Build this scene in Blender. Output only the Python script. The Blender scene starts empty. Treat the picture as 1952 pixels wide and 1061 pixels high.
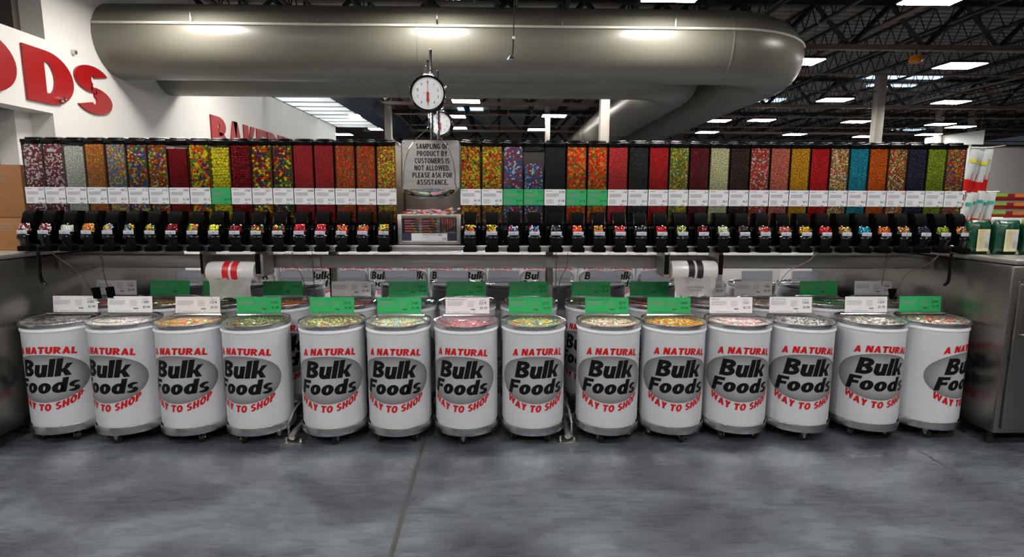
import bpy, bmesh, math, random
import numpy as np
from mathutils import Vector, Matrix, Euler
random.seed(7)
rng = np.random.default_rng(7)
sc = bpy.context.scene
COL = sc.collection
PI = math.pi

# ------------------------------------------------------------------ camera, world, exposure
cam_d = bpy.data.cameras.new('camera')
cam_d.sensor_width = 36.0
cam_d.lens = 36.0 * 1030.0 / 1952.0
cam_d.clip_start = 0.05
cam_d.clip_end = 200
cam = bpy.data.objects.new('camera', cam_d)
COL.objects.link(cam)
cam.matrix_world = (Matrix.Translation((0, 0, 1.65)) @ Matrix.Rotation(-0.021, 4, 'Z')
                    @ Matrix.Rotation(PI / 2 - 0.138, 4, 'X') @ Matrix.Rotation(0.004, 4, 'Z'))
sc.camera = cam
w = bpy.data.worlds.new('world')
sc.world = w
w.use_nodes = True
w.node_tree.nodes['Background'].inputs[0].default_value = (0.75, 0.85, 1.0, 1)
w.node_tree.nodes['Background'].inputs[1].default_value = 0.035
sc.view_settings.view_transform = 'Standard'
sc.view_settings.look = 'None'
sc.view_settings.gamma = 1.0
sc.view_settings.exposure = 0.12
sc.view_settings.use_curve_mapping = False
LAMP = 66.0          # radiance of every high-bay lamp diffuser

# ------------------------------------------------------------------ materials
def srgb(r, g, b):
    def f(c):
        c /= 255.0
        return c / 12.92 if c <= 0.04045 else ((c + 0.055) / 1.055) ** 2.4
    return (f(r), f(g), f(b), 1.0)

def mat(name, color, rough=0.5, metal=0.0, spec=0.5, coat=0.0, emit=0.0, noise=0.0, nscale=(8, 8, 8), bump=0.0, coord='Object'):
    m = bpy.data.materials.new(name)
    m.use_nodes = True
    nt = m.node_tree
    b = nt.nodes['Principled BSDF']
    b.inputs['Base Color'].default_value = color
    b.inputs['Roughness'].default_value = rough
    b.inputs['Metallic'].default_value = metal
    b.inputs['Specular IOR Level'].default_value = spec
    b.inputs['Coat Weight'].default_value = coat
    b.inputs['Coat Roughness'].default_value = 0.06
    if emit:
        b.inputs['Emission Color'].default_value = color
        b.inputs['Emission Strength'].default_value = emit
    if noise or bump:
        tc = nt.nodes.new('ShaderNodeTexCoord')
        mp = nt.nodes.new('ShaderNodeMapping')
        mp.inputs['Scale'].default_value = nscale
        nz = nt.nodes.new('ShaderNodeTexNoise')
        nz.inputs['Scale'].default_value = 1.0
        nz.inputs['Detail'].default_value = 5
        nt.links.new(tc.outputs[coord], mp.inputs[0])
        nt.links.new(mp.outputs[0], nz.inputs['Vector'])
        if noise:
            rp = nt.nodes.new('ShaderNodeMapRange')
            rp.inputs['From Min'].default_value = 0.3
            rp.inputs['From Max'].default_value = 0.7
            rp.inputs['To Min'].default_value = 1 - noise
            rp.inputs['To Max'].default_value = 1 + noise
            mx = nt.nodes.new('ShaderNodeVectorMath')
            mx.operation = 'SCALE'
            mx.inputs[0].default_value = color[:3]
            nt.links.new(nz.outputs['Fac'], rp.inputs['Value'])
            nt.links.new(rp.outputs[0], mx.inputs['Scale'])
            nt.links.new(mx.outputs[0], b.inputs['Base Color'])
        if bump:
            bp = nt.nodes.new('ShaderNodeBump')
            bp.inputs['Strength'].default_value = bump
            bp.inputs['Distance'].default_value = 0.01
            nt.links.new(nz.outputs['Fac'], bp.inputs['Height'])
            nt.links.new(bp.outputs[0], b.inputs['Normal'])
    return m

def clear_mat(name, tint, rough=0.04, ior=1.45, haze=0.0, hazecol=(0.8, 0.8, 0.8, 1)):
    m = bpy.data.materials.new(name)
    m.use_nodes = True
    nt = m.node_tree
    nt.nodes.clear()
    out = nt.nodes.new('ShaderNodeOutputMaterial')
    tr = nt.nodes.new('ShaderNodeBsdfTransparent')
    tr.inputs[0].default_value = tint
    gl = nt.nodes.new('ShaderNodeBsdfGlossy')
    gl.inputs['Roughness'].default_value = rough
    gl.inputs[0].default_value = (1, 1, 1, 1)
    fr = nt.nodes.new('ShaderNodeFresnel')
    fr.inputs[0].default_value = ior
    mix = nt.nodes.new('ShaderNodeMixShader')
    nt.links.new(fr.outputs[0], mix.inputs[0])
    nt.links.new(gl.outputs[0], mix.inputs[2])
    if haze:
        df = nt.nodes.new('ShaderNodeBsdfDiffuse')
        df.inputs[0].default_value = hazecol
        m2 = nt.nodes.new('ShaderNodeMixShader')
        m2.inputs[0].default_value = haze
        nt.links.new(tr.outputs[0], m2.inputs[1])
        nt.links.new(df.outputs[0], m2.inputs[2])
        nt.links.new(m2.outputs[0], mix.inputs[1])
    else:
        nt.links.new(tr.outputs[0], mix.inputs[1])
    nt.links.new(mix.outputs[0], out.inputs[0])
    return m

def attr_mat(name, rough, spec=0.5, coat=0.0, sss=0.0):
    m = mat(name, (1, 1, 1, 1), rough, spec=spec, coat=coat)
    nt = m.node_tree
    a = nt.nodes.new('ShaderNodeAttribute')
    a.attribute_name = 'col'
    nt.links.new(a.outputs['Color'], nt.nodes['Principled BSDF'].inputs['Base Color'])
    return m

M = {}
M['steel'] = mat('brushed_steel', srgb(196, 193, 188), 0.38, 1.0, noise=0.1, nscale=(2, 2, 60), bump=0.05)
M['steel_dark'] = mat('cabinet_steel', srgb(140, 136, 130), 0.3, 1.0, noise=0.12, nscale=(3, 3, 1.2), bump=0.02)
M['chrome'] = mat('chrome', srgb(215, 215, 218), 0.13, 1.0)
M['alu'] = mat('aluminium_band', srgb(204, 205, 208), 0.26, 1.0, noise=0.05, nscale=(1, 1, 120))
M['zinc'] = mat('zinc', srgb(170, 176, 184), 0.3, 1.0)
M['black'] = mat('black_plastic', srgb(8, 8, 9), 0.18, spec=0.3)
M['black_matt'] = mat('black_matt_plastic', srgb(7, 7, 7), 0.62, spec=0.04)
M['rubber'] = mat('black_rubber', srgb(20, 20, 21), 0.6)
M['drum'] = mat('white_fibre_drum', srgb(226, 227, 233), 0.38, spec=0.4, noise=0.025, nscale=(3, 3, 40), bump=0.03)
M['bead'] = mat('white_bead', srgb(226, 226, 228), 0.3)
M['clear'] = clear_mat('clear_acrylic', (0.97, 0.98, 0.97, 1), 0.03, 1.4)
M['lid_clear'] = clear_mat('clear_lid', (0.97, 0.98, 0.97, 1), 0.05, 1.3, haze=0.015)
M['film'] = clear_mat('plastic_film', (0.9, 0.9, 0.9, 1), 0.15, 1.6, haze=0.4, hazecol=(0.75, 0.73, 0.72, 1))
M['white_card'] = mat('white_card', srgb(232, 232, 236), 0.5)
M['green_card'] = mat('green_card', srgb(40, 170, 98), 0.5)
M['card_back'] = mat('card_back', srgb(182, 182, 198), 0.5)
def paper(name, col, amount):
    m = mat(name, col, 0.6)
    nt = m.node_tree
    tl = nt.nodes.new('ShaderNodeBsdfTranslucent')
    tl.inputs[0].default_value = col
    mx = nt.nodes.new('ShaderNodeMixShader')
    mx.inputs[0].default_value = amount
    out = nt.nodes['Material Output']
    nt.links.new(nt.nodes['Principled BSDF'].outputs[0], mx.inputs[1])
    nt.links.new(tl.outputs[0], mx.inputs[2])
    nt.links.new(mx.outputs[0], out.inputs[0])
    return m
M['card_back'] = paper('card_back', srgb(214, 214, 228), 0.62)
M['ink'] = mat('black_ink', srgb(26, 26, 30), 0.5)
M['ink_grey'] = mat('grey_fine_print', srgb(140, 140, 146), 0.5)
M['logo_black'] = mat('logo_black', srgb(13, 13, 13), 0.5, spec=0.2)
M['logo_red'] = mat('logo_red', srgb(196, 14, 20), 0.4)
M['sign_red'] = mat('sign_red', srgb(152, 8, 10), 0.4)
M['oval'] = attr_mat('logo_grey_oval', 0.4)
M['candy'] = attr_mat('candy_coating', 0.22, spec=0.6, coat=0.4)
M['gummy'] = attr_mat('gummy_candy', 0.3, spec=0.5)
M['wall'] = mat('white_painted_wall', srgb(222, 219, 214), 0.6, noise=0.03, nscale=(0.4, 0.4, 0.4))
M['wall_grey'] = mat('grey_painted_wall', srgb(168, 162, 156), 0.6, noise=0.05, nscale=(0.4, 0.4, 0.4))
M['wall_dark'] = mat('dark_brown_wall', srgb(84, 75, 68), 0.7)
M['far_wall'] = mat('far_grey_wall', srgb(120, 118, 114), 0.7)
M['duct'] = mat('painted_duct', srgb(103, 101, 90), 0.36, spec=0.6, noise=0.03, nscale=(0.6, 0.6, 0.6))
M['seam'] = mat('duct_seam', srgb(190, 188, 178), 0.35)
M['deck'] = mat('roof_deck', srgb(156, 148, 140), 0.75)
M['truss'] = mat('truss_steel', srgb(38, 34, 31), 0.6)
M['chord'] = mat('light_chord_steel', srgb(120, 104, 92), 0.5)
M['column'] = mat('column_paint', srgb(172, 166, 156), 0.5)
M['lamp'] = mat('lamp_diffuser', (1.0, 0.965, 0.91, 1), 0.5, emit=LAMP)
M['lamp_body'] = mat('lamp_housing', srgb(60, 60, 60), 0.4, 0.6)
M['skylight'] = mat('skylight_panel', (0.55, 0.78, 1.0, 1), 0.5, emit=1.6)
M['soffit'] = mat('soffit_panel', srgb(206, 208, 206), 0.5)
M['blue_grey'] = mat('blue_grey_metal', srgb(88, 96, 116), 0.4, 0.3)
M['cardboard'] = mat('cardboard', srgb(150, 104, 62), 0.75, noise=0.06, nscale=(3, 3, 30))
M['tape'] = mat('box_tape', srgb(112, 78, 46), 0.4)
M['navy'] = mat('navy_strip', srgb(46, 50, 70), 0.5)
M['pale_tab'] = mat('pale_blue_tab', srgb(186, 190, 206), 0.25)
M['needle'] = mat('red_needle', srgb(170, 30, 26), 0.4)
M['dial'] = mat('white_dial', srgb(226, 228, 232), 0.3)
M['brown_cord'] = mat('brown_cord', srgb(70, 40, 32), 0.5)
M['red_print'] = mat('red_print', srgb(198, 30, 38), 0.35)
M['roll'] = mat('bag_roll_plastic', srgb(206, 202, 202), 0.2, spec=0.6)
M['foil_white'] = mat('pouch_white', srgb(176, 182, 182), 0.25)
M['foil_red'] = mat('pouch_red', srgb(196, 28, 26), 0.25)
M['teal_print'] = mat('teal_print', srgb(30, 150, 130), 0.4)
M['yellow_print'] = mat('yellow_print', srgb(190, 180, 40), 0.4)
M['bag_green'] = mat('green_bag', srgb(6, 60, 40), 0.28, noise=0.3, nscale=(25, 25, 25), bump=0.6)
M['cream'] = mat('cream_label', srgb(206, 196, 150), 0.4, noise=0.12, nscale=(30, 30, 30))
M['pkg_green'] = mat('package_green', srgb(120, 150, 60), 0.4)
M['pkg_red'] = mat('package_red', srgb(112, 22, 20), 0.4)
M['pkg_orange'] = mat('package_orange', srgb(180, 100, 40), 0.4)
M['pkg_blue'] = mat('package_blue', srgb(50, 80, 160), 0.4)
M['sensor'] = mat('orange_lamp_body', srgb(230, 130, 10), 0.4)
M['counter_white'] = mat('white_cabinet', srgb(200, 198, 198), 0.5)

def floor_material():
    m = bpy.data.materials.new('polished_concrete')
    m.use_nodes = True
    nt = m.node_tree
    b = nt.nodes['Principled BSDF']
    tc = nt.nodes.new('ShaderNodeTexCoord')
    def noise(scale, detail, sx=1, sy=1, dist=0.0, rot=0.0):
        mp = nt.nodes.new('ShaderNodeMapping')
        mp.inputs['Scale'].default_value = (sx, sy, 1)
        mp.inputs['Rotation'].default_value = (0, 0, rot)
        n = nt.nodes.new('ShaderNodeTexNoise')
        n.inputs['Scale'].default_value = scale
        n.inputs['Detail'].default_value = detail
        n.inputs['Distortion'].default_value = dist
        nt.links.new(tc.outputs['Object'], mp.inputs[0])
        nt.links.new(mp.outputs[0], n.inputs['Vector'])
        return n
    n1 = noise(1.6, 8, 1, 1.5, 0.8)
    n2 = noise(9.0, 12, 0.45, 2.6, 1.2, 0.5)
    n3 = noise(90.0, 3)
    r = nt.nodes.new('ShaderNodeValToRGB')
    r.color_ramp.elements[0].position = 0.3
    r.color_ramp.elements[0].color = srgb(56, 59, 67)
    r.color_ramp.elements[1].position = 0.72
    r.color_ramp.elements[1].color = srgb(106, 113, 122)
    e = r.color_ramp.elements.new(0.5)
    e.color = srgb(76, 81, 89)
    nt.links.new(n1.outputs['Fac'], r.inputs[0])
    mx = nt.nodes.new('ShaderNodeMix')
    mx.data_type = 'RGBA'
    mx.blend_type = 'OVERLAY'
    mx.inputs[0].default_value = 0.38
    nt.links.new(r.outputs[0], mx.inputs[6])
    nt.links.new(n2.outputs['Fac'], mx.inputs[7])
    hs = nt.nodes.new('ShaderNodeHueSaturation')
    hs.inputs['Saturation'].default_value = 0.95
    nt.links.new(mx.outputs[2], hs.inputs['Color'])
    nt.links.new(hs.outputs[0], b.inputs['Base Color'])
    rr = nt.nodes.new('ShaderNodeMapRange')
    rr.inputs['From Min'].default_value = 0.3
    rr.inputs['From Max'].default_value = 0.7
    rr.inputs['To Min'].default_value = 0.2
    rr.inputs['To Max'].default_value = 0.36
    nt.links.new(n2.outputs['Fac'], rr.inputs[0])
    nt.links.new(rr.outputs[0], b.inputs['Roughness'])
    bp = nt.nodes.new('ShaderNodeBump')
    bp.inputs['Strength'].default_value = 0.06
    bp.inputs['Distance'].default_value = 0.004
    nt.links.new(n3.outputs['Fac'], bp.inputs['Height'])
    nt.links.new(bp.outputs[0], b.inputs['Normal'])
    return m
M['floor'] = floor_material()
M['joint'] = mat('floor_joint_fill', srgb(62, 59, 60), 0.5, noise=0.3, nscale=(30, 3, 1))

# ------------------------------------------------------------------ mesh helpers
class MB:
    """collects shapes, links them as one mesh object"""
    def __init__(s):
        s.v, s.f, s.m, s.mats = [], [], [], []
    def mi(s, m):
        if m not in s.mats:
            s.mats.append(m)
        return s.mats.index(m)
    def add(s, vs, fs, m):
        o = len(s.v)
        k = s.mi(m)
        s.v.extend([tuple(v) for v in vs])
        s.f.extend([tuple(i + o for i in f) for f in fs])
        s.m.extend([k] * len(fs))
        return s
    def box(s, x0, x1, y0, y1, z0, z1, m, ch=0.0):
        if ch <= 0:
            v = [(x, y, z) for x in (x0, x1) for y in (y0, y1) for z in (z0, z1)]
            f = [(0, 1, 3, 2), (4, 6, 7, 5), (0, 4, 5, 1), (2, 3, 7, 6), (0, 2, 6, 4), (1, 5, 7, 3)]
            return s.add(v, f, m)
        bm = bmesh.new()
        bmesh.ops.create_cube(bm, size=1)
        for q in bm.verts:
            q.co = Vector(((x0 + x1) / 2 + q.co.x * (x1 - x0), (y0 + y1) / 2 + q.co.y * (y1 - y0), (z0 + z1) / 2 + q.co.z * (z1 - z0)))
        bmesh.ops.bevel(bm, geom=bm.edges[:], offset=ch, segments=2, affect='EDGES', profile=0.5)
        bm.verts.index_update()
        s.add([q.co[:] for q in bm.verts], [[q.index for q in f.verts] for f in bm.faces], m)
        bm.free()
        return s
    def tube(s, pts, r, m, n=8, cap=True):
        pts = [Vector(p) for p in pts]
        rs = r if isinstance(r, (list, tuple)) else [r] * len(pts)
        vs, fs = [], []
        prev = None
        for i, p in enumerate(pts):
            t = (pts[min(i + 1, len(pts) - 1)] - pts[max(i - 1, 0)]).normalized()
            if prev is None:
                a = Vector((0, 0, 1)) if abs(t.z) < 0.9 else Vector((1, 0, 0))
                u = t.cross(a).normalized()
            else:
                u = (prev - t * prev.dot(t))
                u = u.normalized() if u.length > 1e-6 else t.cross(Vector((1, 0, 0))).normalized()
            prev = u
            v2 = t.cross(u)
            for k in range(n):
                a = 2 * PI * k / n
                vs.append(p + (u * math.cos(a) + v2 * math.sin(a)) * rs[i])
        for i in range(len(pts) - 1):
            for k in range(n):
                a, b = i * n + k, i * n + (k + 1) % n
                fs.append((a, b, b + n, a + n))
        if cap:
            fs.append(tuple(range(n))[::-1])
            fs.append(tuple((len(pts) - 1) * n + k for k in range(n)))
        return s.add(vs, fs, m)
    def lathe(s, prof, m, n=48, center=(0, 0, 0), axis='z', a0=0.0, a1=2 * PI):
        closed = abs(a1 - a0 - 2 * PI) < 1e-6
        cnt = n if closed else n + 1
        vs, fs = [], []
        for k in range(cnt):
            a = a0 + (a1 - a0) * k / n
            for r, h in prof:
                if axis == 'z':
                    p = (r * math.cos(a), r * math.sin(a), h)
                elif axis == 'y':
                    p = (r * math.cos(a), h, r * math.sin(a))
                else:
                    p = (h, r * math.cos(a), r * math.sin(a))
                vs.append((p[0] + center[0], p[1] + center[1], p[2] + center[2]))
        L = len(prof)
        for k in range(n):
            k2 = (k + 1) % cnt
            for j in range(L - 1):
                a, b, c, d = k * L + j, k2 * L + j, k2 * L + j + 1, k * L + j + 1
                fs.append((a, b, c, d))
        return s.add(vs, fs, m)
    def prism_x(s, poly, x0, x1, m):
        """polygon in the YZ plane pushed along X"""
        n = len(poly)
        vs = [(x0, y, z) for y, z in poly] + [(x1, y, z) for y, z in poly]
        fs = [tuple(range(n))[::-1], tuple(range(n, 2 * n))]
        for i in range(n):
            j = (i + 1) % n
            fs.append((i, j, j + n, i + n))
        return s.add(vs, fs, m)
    def prism_y(s, poly, y0, y1, m):
        n = len(poly)
        vs = [(x, y0, z) for x, z in poly] + [(x, y1, z) for x, z in poly]
        fs = [tuple(range(n)), tuple(range(n, 2 * n))[::-1]]
        for i in range(n):
            j = (i + 1) % n
            fs.append((i, i + n, j + n, j))
        return s.add(vs, fs, m)
    def mesh(s, name, smooth=True, angle=38):
        me = bpy.data.meshes.new(name)
        me.from_pydata(s.v, [], s.f)
        for m in s.mats:
            me.materials.append(m)
        me.polygons.foreach_set('material_index', s.m)
        bm = bmesh.new()
        bm.from_mesh(me)
        bmesh.ops.remove_doubles(bm, verts=bm.verts, dist=1e-5)
        bmesh.ops.recalc_face_normals(bm, faces=bm.faces)
        bm.to_mesh(me)
        bm.free()
        if smooth:
            me.polygons.foreach_set('use_smooth', [True] * len(me.polygons))
            me.set_sharp_from_angle(angle=math.radians(angle))
        me.update()
        return me
    def build(s, name, parent=None, loc=(0, 0, 0), rot=(0, 0, 0), smooth=True, angle=38):
        return put(name, s.mesh(name, smooth, angle), parent, loc, rot)

def put(name, me, parent=None, loc=(0, 0, 0), rot=(0, 0, 0), scale=None):
    o = bpy.data.objects.new(name, me)
    o.location = loc
    o.rotation_euler = rot
    if scale:
        o.scale = scale
    if parent:
        o.parent = parent
    COL.objects.link(o)
    return o

def tag(o, label=None, cat=None, group=None, kind=None):
    if label: o['label'] = label
    if cat: o['category'] = cat
    if group: o['group'] = group
    if kind: o['kind'] = kind
    return o

def empty(name, loc, rot=(0, 0, 0), scale=(1, 1, 1)):
    o = bpy.data.objects.new(name, None)
    o.empty_display_size = 0.1
    o.location = loc
    o.rotation_euler = rot
    o.scale = scale
    COL.objects.link(o)
    return o

def copy_tree(o, parent=None):
    c = o.copy()
    COL.objects.link(c)
    if parent:
        c.parent = parent
    for ch in list(o.children):
        copy_tree(ch, c)
    return c

# text -------------------------------------------------------------
_tc = {}
def text_geo(s, size, bold=0.0, shear=0.0, sx=1.0, align='LEFT', res=3, track=1.0):
    key = (s, size, bold, shear, sx, align, res, track)
    if key in _tc:
        return _tc[key]
    cu = bpy.data.curves.new('t', 'FONT')
    cu.body = s
    cu.size = size
    cu.offset = bold * size
    cu.shear = shear
    cu.align_x = align
    cu.resolution_u = res
    cu.space_character = track
    ob = bpy.data.objects.new('t', cu)
    me = bpy.data.meshes.new_from_object(ob)
    vs = [(v.co.x * sx, v.co.y) for v in me.vertices]
    fs = [tuple(p.vertices) for p in me.polygons]
    bpy.data.objects.remove(ob)
    bpy.data.curves.remove(cu)
    bpy.data.meshes.remove(me)
    _tc[key] = (vs, fs)
    return _tc[key]

# heavy block letters drawn as polygons: (advance width, [polygons]) for a cap height of 1
def _rc(x0, y0, x1, y1): return [(x0, y0), (x1, y0), (x1, y1), (x0, y1)]
def _rg(cx, cy, a, b, tv, th, a0, a1, n=14):
    out = []
    A = [math.radians(a0 + (a1 - a0) * k / n) for k in range(n + 1)]
    for p, q in zip(A, A[1:]):
        out.append([(cx + a * math.cos(p), cy + b * math.sin(p)), (cx + a * math.cos(q), cy + b * math.sin(q)),
                    (cx + (a - tv) * math.cos(q), cy + (b - th) * math.sin(q)), (cx + (a - tv) * math.cos(p), cy + (b - th) * math.sin(p))])
    return out
def block_font(t=0.27, h=0.19):
    f = {}
    f['A'] = (0.98, [[(0, 0), (t * 1.02, 0), (0.62, 1), (0.34, 1)], [(0.98, 0), (0.98 - t * 1.02, 0), (0.36, 1), (0.64, 1)], _rc(0.25, 0.17, 0.73, 0.17 + h)])
    bow = [_rc(0, 0, t, 1), _rc(t, 1 - h, 0.42, 1), _rc(t, 0.43, 0.44, 0.43 + h * 0.9), _rc(t, 0, 0.44, h)]
    f['B'] = (0.88, bow + _rg(0.42, 0.735, 0.41, 0.265, t, h * 0.95, -90, 90) + _rg(0.44, 0.29, 0.44, 0.29, t * 1.02, h, -90, 90))
    f['C'] = (0.88, _rg(0.46, 0.5, 0.46, 0.515, t, h, 42, 318, 26))
    f['D'] = (0.92, [_rc(0, 0, t, 1), _rc(t, 1 - h, 0.4, 1), _rc(t, 0, 0.4, h)] + _rg(0.4, 0.5, 0.52, 0.5, t * 1.03, h, -90, 90, 20))
    f['E'] = (0.74, [_rc(0, 0, t, 1), _rc(t, 0, 0.74, h), _rc(t, 0.5 - h / 2, 0.68, 0.5 + h / 2), _rc(t, 1 - h, 0.74, 1)])
    f['F'] = (0.72, [_rc(0, 0, t, 1), _rc(t, 0.40, 0.66, 0.40 + h), _rc(t, 1 - h, 0.74, 1)])
    f['G'] = (0.92, _rg(0.46, 0.5, 0.46, 0.515, t, h, 45, 320, 26) + [_rc(0.48, 0.36, 0.92, 0.36 + h * 0.85), _rc(0.92 - t * 0.9, 0.06, 0.92, 0.45)])
    f['H'] = (0.90, [_rc(0, 0, t, 1), _rc(0.90 - t, 0, 0.90, 1), _rc(t, 0.5 - h / 2, 0.9 - t, 0.5 + h / 2)])
    f['I'] = (t, [_rc(0, 0, t, 1)])
    f['K'] = (0.94, [_rc(0, 0, t, 1), [(t * 0.9, 0.36), (0.58, 1), (0.91, 1), (t * 0.9 + 0.16, 0.36)], [(0.30, 0.58), (0.62, 0), (0.96, 0), (0.56, 0.66)]])
    f['L'] = (0.70, [_rc(0, 0, t, 1), _rc(t, 0, 0.70, h)])
    f['M'] = (1.12, [_rc(0, 0, t * 0.92, 1), _rc(1.12 - t * 0.92, 0, 1.12, 1), [(0, 1), (t * 1.05, 1), (0.66, 0), (0.46, 0)], [(1.12, 1), (1.12 - t * 1.05, 1), (0.46, 0), (0.66, 0)]])
    f['N'] = (0.92, [_rc(0, 0, t * 0.92, 1), _rc(0.92 - t * 0.92, 0, 0.92, 1), [(0, 1), (t * 1.1, 1), (0.92, 0), (0.92 - t * 1.1, 0)]])
    f['O'] = (0.96, _rg(0.48, 0.5, 0.48, 0.515, t, h, 0, 360, 32))
    f['P'] = (0.84, [_rc(0, 0, t, 1), _rc(t, 1 - h, 0.42, 1), _rc(t, 0.36, 0.42, 0.36 + h * 0.9)] + _rg(0.42, 0.68, 0.42, 0.32, t, h * 0.95, -90, 90))
    f['R'] = (0.90, [_rc(0, 0, t, 1), _rc(t, 1 - h, 0.42, 1), _rc(t, 0.38, 0.42, 0.38 + h * 0.9)] + _rg(0.42, 0.69, 0.43, 0.31, t, h * 0.95, -90, 90) + [[(0.30, 0.42), (0.56, 0.46), (0.93, 0), (0.60, 0)]])
    f['S'] = (0.84, _rg(0.42, 0.725, 0.40, 0.29, t * 1.0, h, 28, 262, 20) + _rg(0.42, 0.275, 0.42, 0.29, t * 1.0, h, -152, 82, 20) + [[(0.36, 0.52 + h * 0.3), (0.36, 0.50 - h * 0.2), (0.48, 0.48 - h * 0.3), (0.48, 0.50 + h * 0.2)]])
    f['T'] = (0.84, [_rc(0.42 - t / 2, 0, 0.42 + t / 2, 1), _rc(0, 1 - h, 0.84, 1)])
    f['U'] = (0.90, [_rc(0, 0.36, t, 1), _rc(0.9 - t, 0.36, 0.9, 1)] + _rg(0.45, 0.37, 0.45, 0.385, t, h, 180, 360, 18))
    f['W'] = (1.36, [[(0, 1), (t, 1), (0.46, 0), (0.22, 0)], [(0.56, 1), (0.8, 1), (0.46, 0), (0.22, 0)], [(0.56, 1), (0.8, 1), (1.14, 0), (0.90, 0)], [(1.36 - t, 1), (1.36, 1), (1.14, 0), (0.90, 0)]])
    f['Y'] = (0.90, [_rc(0.45 - t / 2, 0, 0.45 + t / 2, 0.45), [(0, 1), (t * 1.08, 1), (0.45 + t / 2, 0.40), (0.45 - t / 2, 0.40)], [(0.9, 1), (0.9 - t * 1.08, 1), (0.45 - t / 2, 0.40), (0.45 + t / 2, 0.40)]])
    f['.'] = (t, [_rc(0, 0, t, t * 0.85)])
    f[' '] = (0.46, [])
    f['u'] = (0.72, [_rc(0, 0.28, t, 0.72), _rc(0.72 - t, 0, 0.72, 0.72)] + _rg(0.34, 0.29, 0.34, 0.31, t, h, 180, 340, 16))
    f['l'] = (t, [_rc(0, 0, t, 1.04)])
    f['k'] = (0.82, [_rc(0, 0, t, 1.04), [(t * 0.9, 0.24), (0.50, 0.72), (0.82, 0.72), (t * 0.9 + 0.16, 0.22)], [(0.27, 0.42), (0.52, 0), (0.85, 0), (0.48, 0.50)]])
    f['o'] = (0.76, _rg(0.38, 0.36, 0.38, 0.38, t, h * 0.95, 0, 360, 28))
    f['d'] = (0.78, _rg(0.38, 0.36, 0.38, 0.38, t, h * 0.95, 0, 360, 28) + [_rc(0.78 - t, 0, 0.78, 1.04)])
    f['s'] = (0.64, _rg(0.32, 0.52, 0.30, 0.215, t * 0.95, h * 0.8, 28, 262, 18) + _rg(0.32, 0.20, 0.32, 0.215, t * 0.95, h * 0.8, -152, 82, 18) + [[(0.27, 0.385), (0.27, 0.30), (0.37, 0.29), (0.37, 0.37)]])
    return f
FONT_A = block_font(0.31, 0.225)
FONT_R = block_font(0.34, 0.25)
FONT_B = block_font(0.31, 0.2)
def block_geo(s, font, gap=0.07, shear=0.0):
    vs, fs = [], []
    x = 0.0
    for ch in s:
        wd, polys = font[ch]
        for p in polys:
            o = len(vs)
            vs += [(x + a + shear * b, b) for a, b in p]
            fs.append(tuple(range(o, o + len(p))))
        x += wd + (gap if ch != ' ' else 0.0)
    return vs, fs

def text_on(mb, s, m, x, z, y, size, facing='front', **k):
    """flat text in the XZ plane looking to -Y, placed at (x, y, z)"""
    vs, fs = text_geo(s, size, **k)
    mb.add([(x + a, y, z + b) for a, b in vs], fs, m)

# ------------------------------------------------------------------ setting
def struct(o, kind='structure'):
    o['kind'] = 'structure'
    return o

mb = MB()
mb.box(-20, 45, -9, 62, -0.2, 0.0, M['floor'])
struct(mb.build('floor', smooth=False))
# saw-cut joints filled flush with the slab
for (x0, y0, x1, y1, wd) in [(-0.536, 3.6, -0.45, -2.0, 0.014), (2.84, 3.42, 2.72, -2.0, 0.008)]:
    d = Vector((x1 - x0, y1 - y0, 0)).normalized()
    n = Vector((-d.y, d.x, 0)) * wd
    mb = MB()
    mb.add([(x0 - n.x, y0 - n.y, 0.0006), (x0 + n.x, y0 + n.y, 0.0006), (x1 + n.x, y1 + n.y, 0.0006), (x1 - n.x, y1 - n.y, 0.0006),
            (x0 - n.x, y0 - n.y, -0.001), (x0 + n.x, y0 + n.y, -0.001), (x1 + n.x, y1 + n.y, -0.001), (x1 - n.x, y1 - n.y, -0.001)],
           [(0, 1, 2, 3), (4, 7, 6, 5), (0, 4, 5, 1), (1, 5, 6, 2), (2, 6, 7, 3), (3, 7, 4, 0)], M['joint'])
    struct(mb.build('trim_1', smooth=False))

# roof deck with ribs running along X
DECK = 5.67
prof = []
y = -9.0
while y < 41:
    prof += [(y, DECK), (y + 0.10, DECK), (y + 0.12, DECK + 0.045), (y + 0.23, DECK + 0.045)]
    y += 0.25
mb = MB()
vs = [(-20, a, b) for a, b in prof] + [(30, a, b) for a, b in prof]
n = len(prof)
mb.add(vs, [(i, i + 1, i + 1 + n, i + n) for i in range(n - 1)], M['deck'])
struct(mb.build('ceiling', smooth=False))

# left wall: solid beyond Y 7.6, a sign band over an opening nearer, dark recess above the band
mb = MB()
mb.box(-6.3, -6.0, 7.6, 14.2, 0, DECK, M['wall'])
mb.box(-6.3, -6.0, 14.2, 20.3, 0, 4.38, M['wall'])
mb.box(-6.3, -6.0, -1.0, 7.6, 2.82, 3.76, M['wall'])
wl = struct(mb.build('wall_left', smooth=False))
mb = MB()
mb.box(-6.9, -6.7, -1.0, 7.6, 3.76, DECK, M['wall_dark'])
mb.box(-6.7, -6.3, 7.5, 7.6, 3.76, DECK, M['wall_dark'])
struct(mb.build('wall_left_upper', smooth=False))
mb = MB()
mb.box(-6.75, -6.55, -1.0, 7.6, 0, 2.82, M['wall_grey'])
mb.box(-6.55, -6.3, 7.35, 7.6, 0, 2.82, M['wall'])
struct(mb.build('wall_left_recess', smooth=False))
mb = MB()
mb.box(-20, 30, 40.5, 40.8, 0, DECK, M['wall_dark'])
struct(mb.build('wall_back', smooth=False))
mb = MB()
mb.box(14.25, 26, 16.5, 16.7, 0, 3.42, M['wall'])
mb.box(14.2, 26, 16.45, 16.75, 3.42, 3.47, M['truss'])
struct(mb.build('wall_right', smooth=False))
mb = MB()
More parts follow.
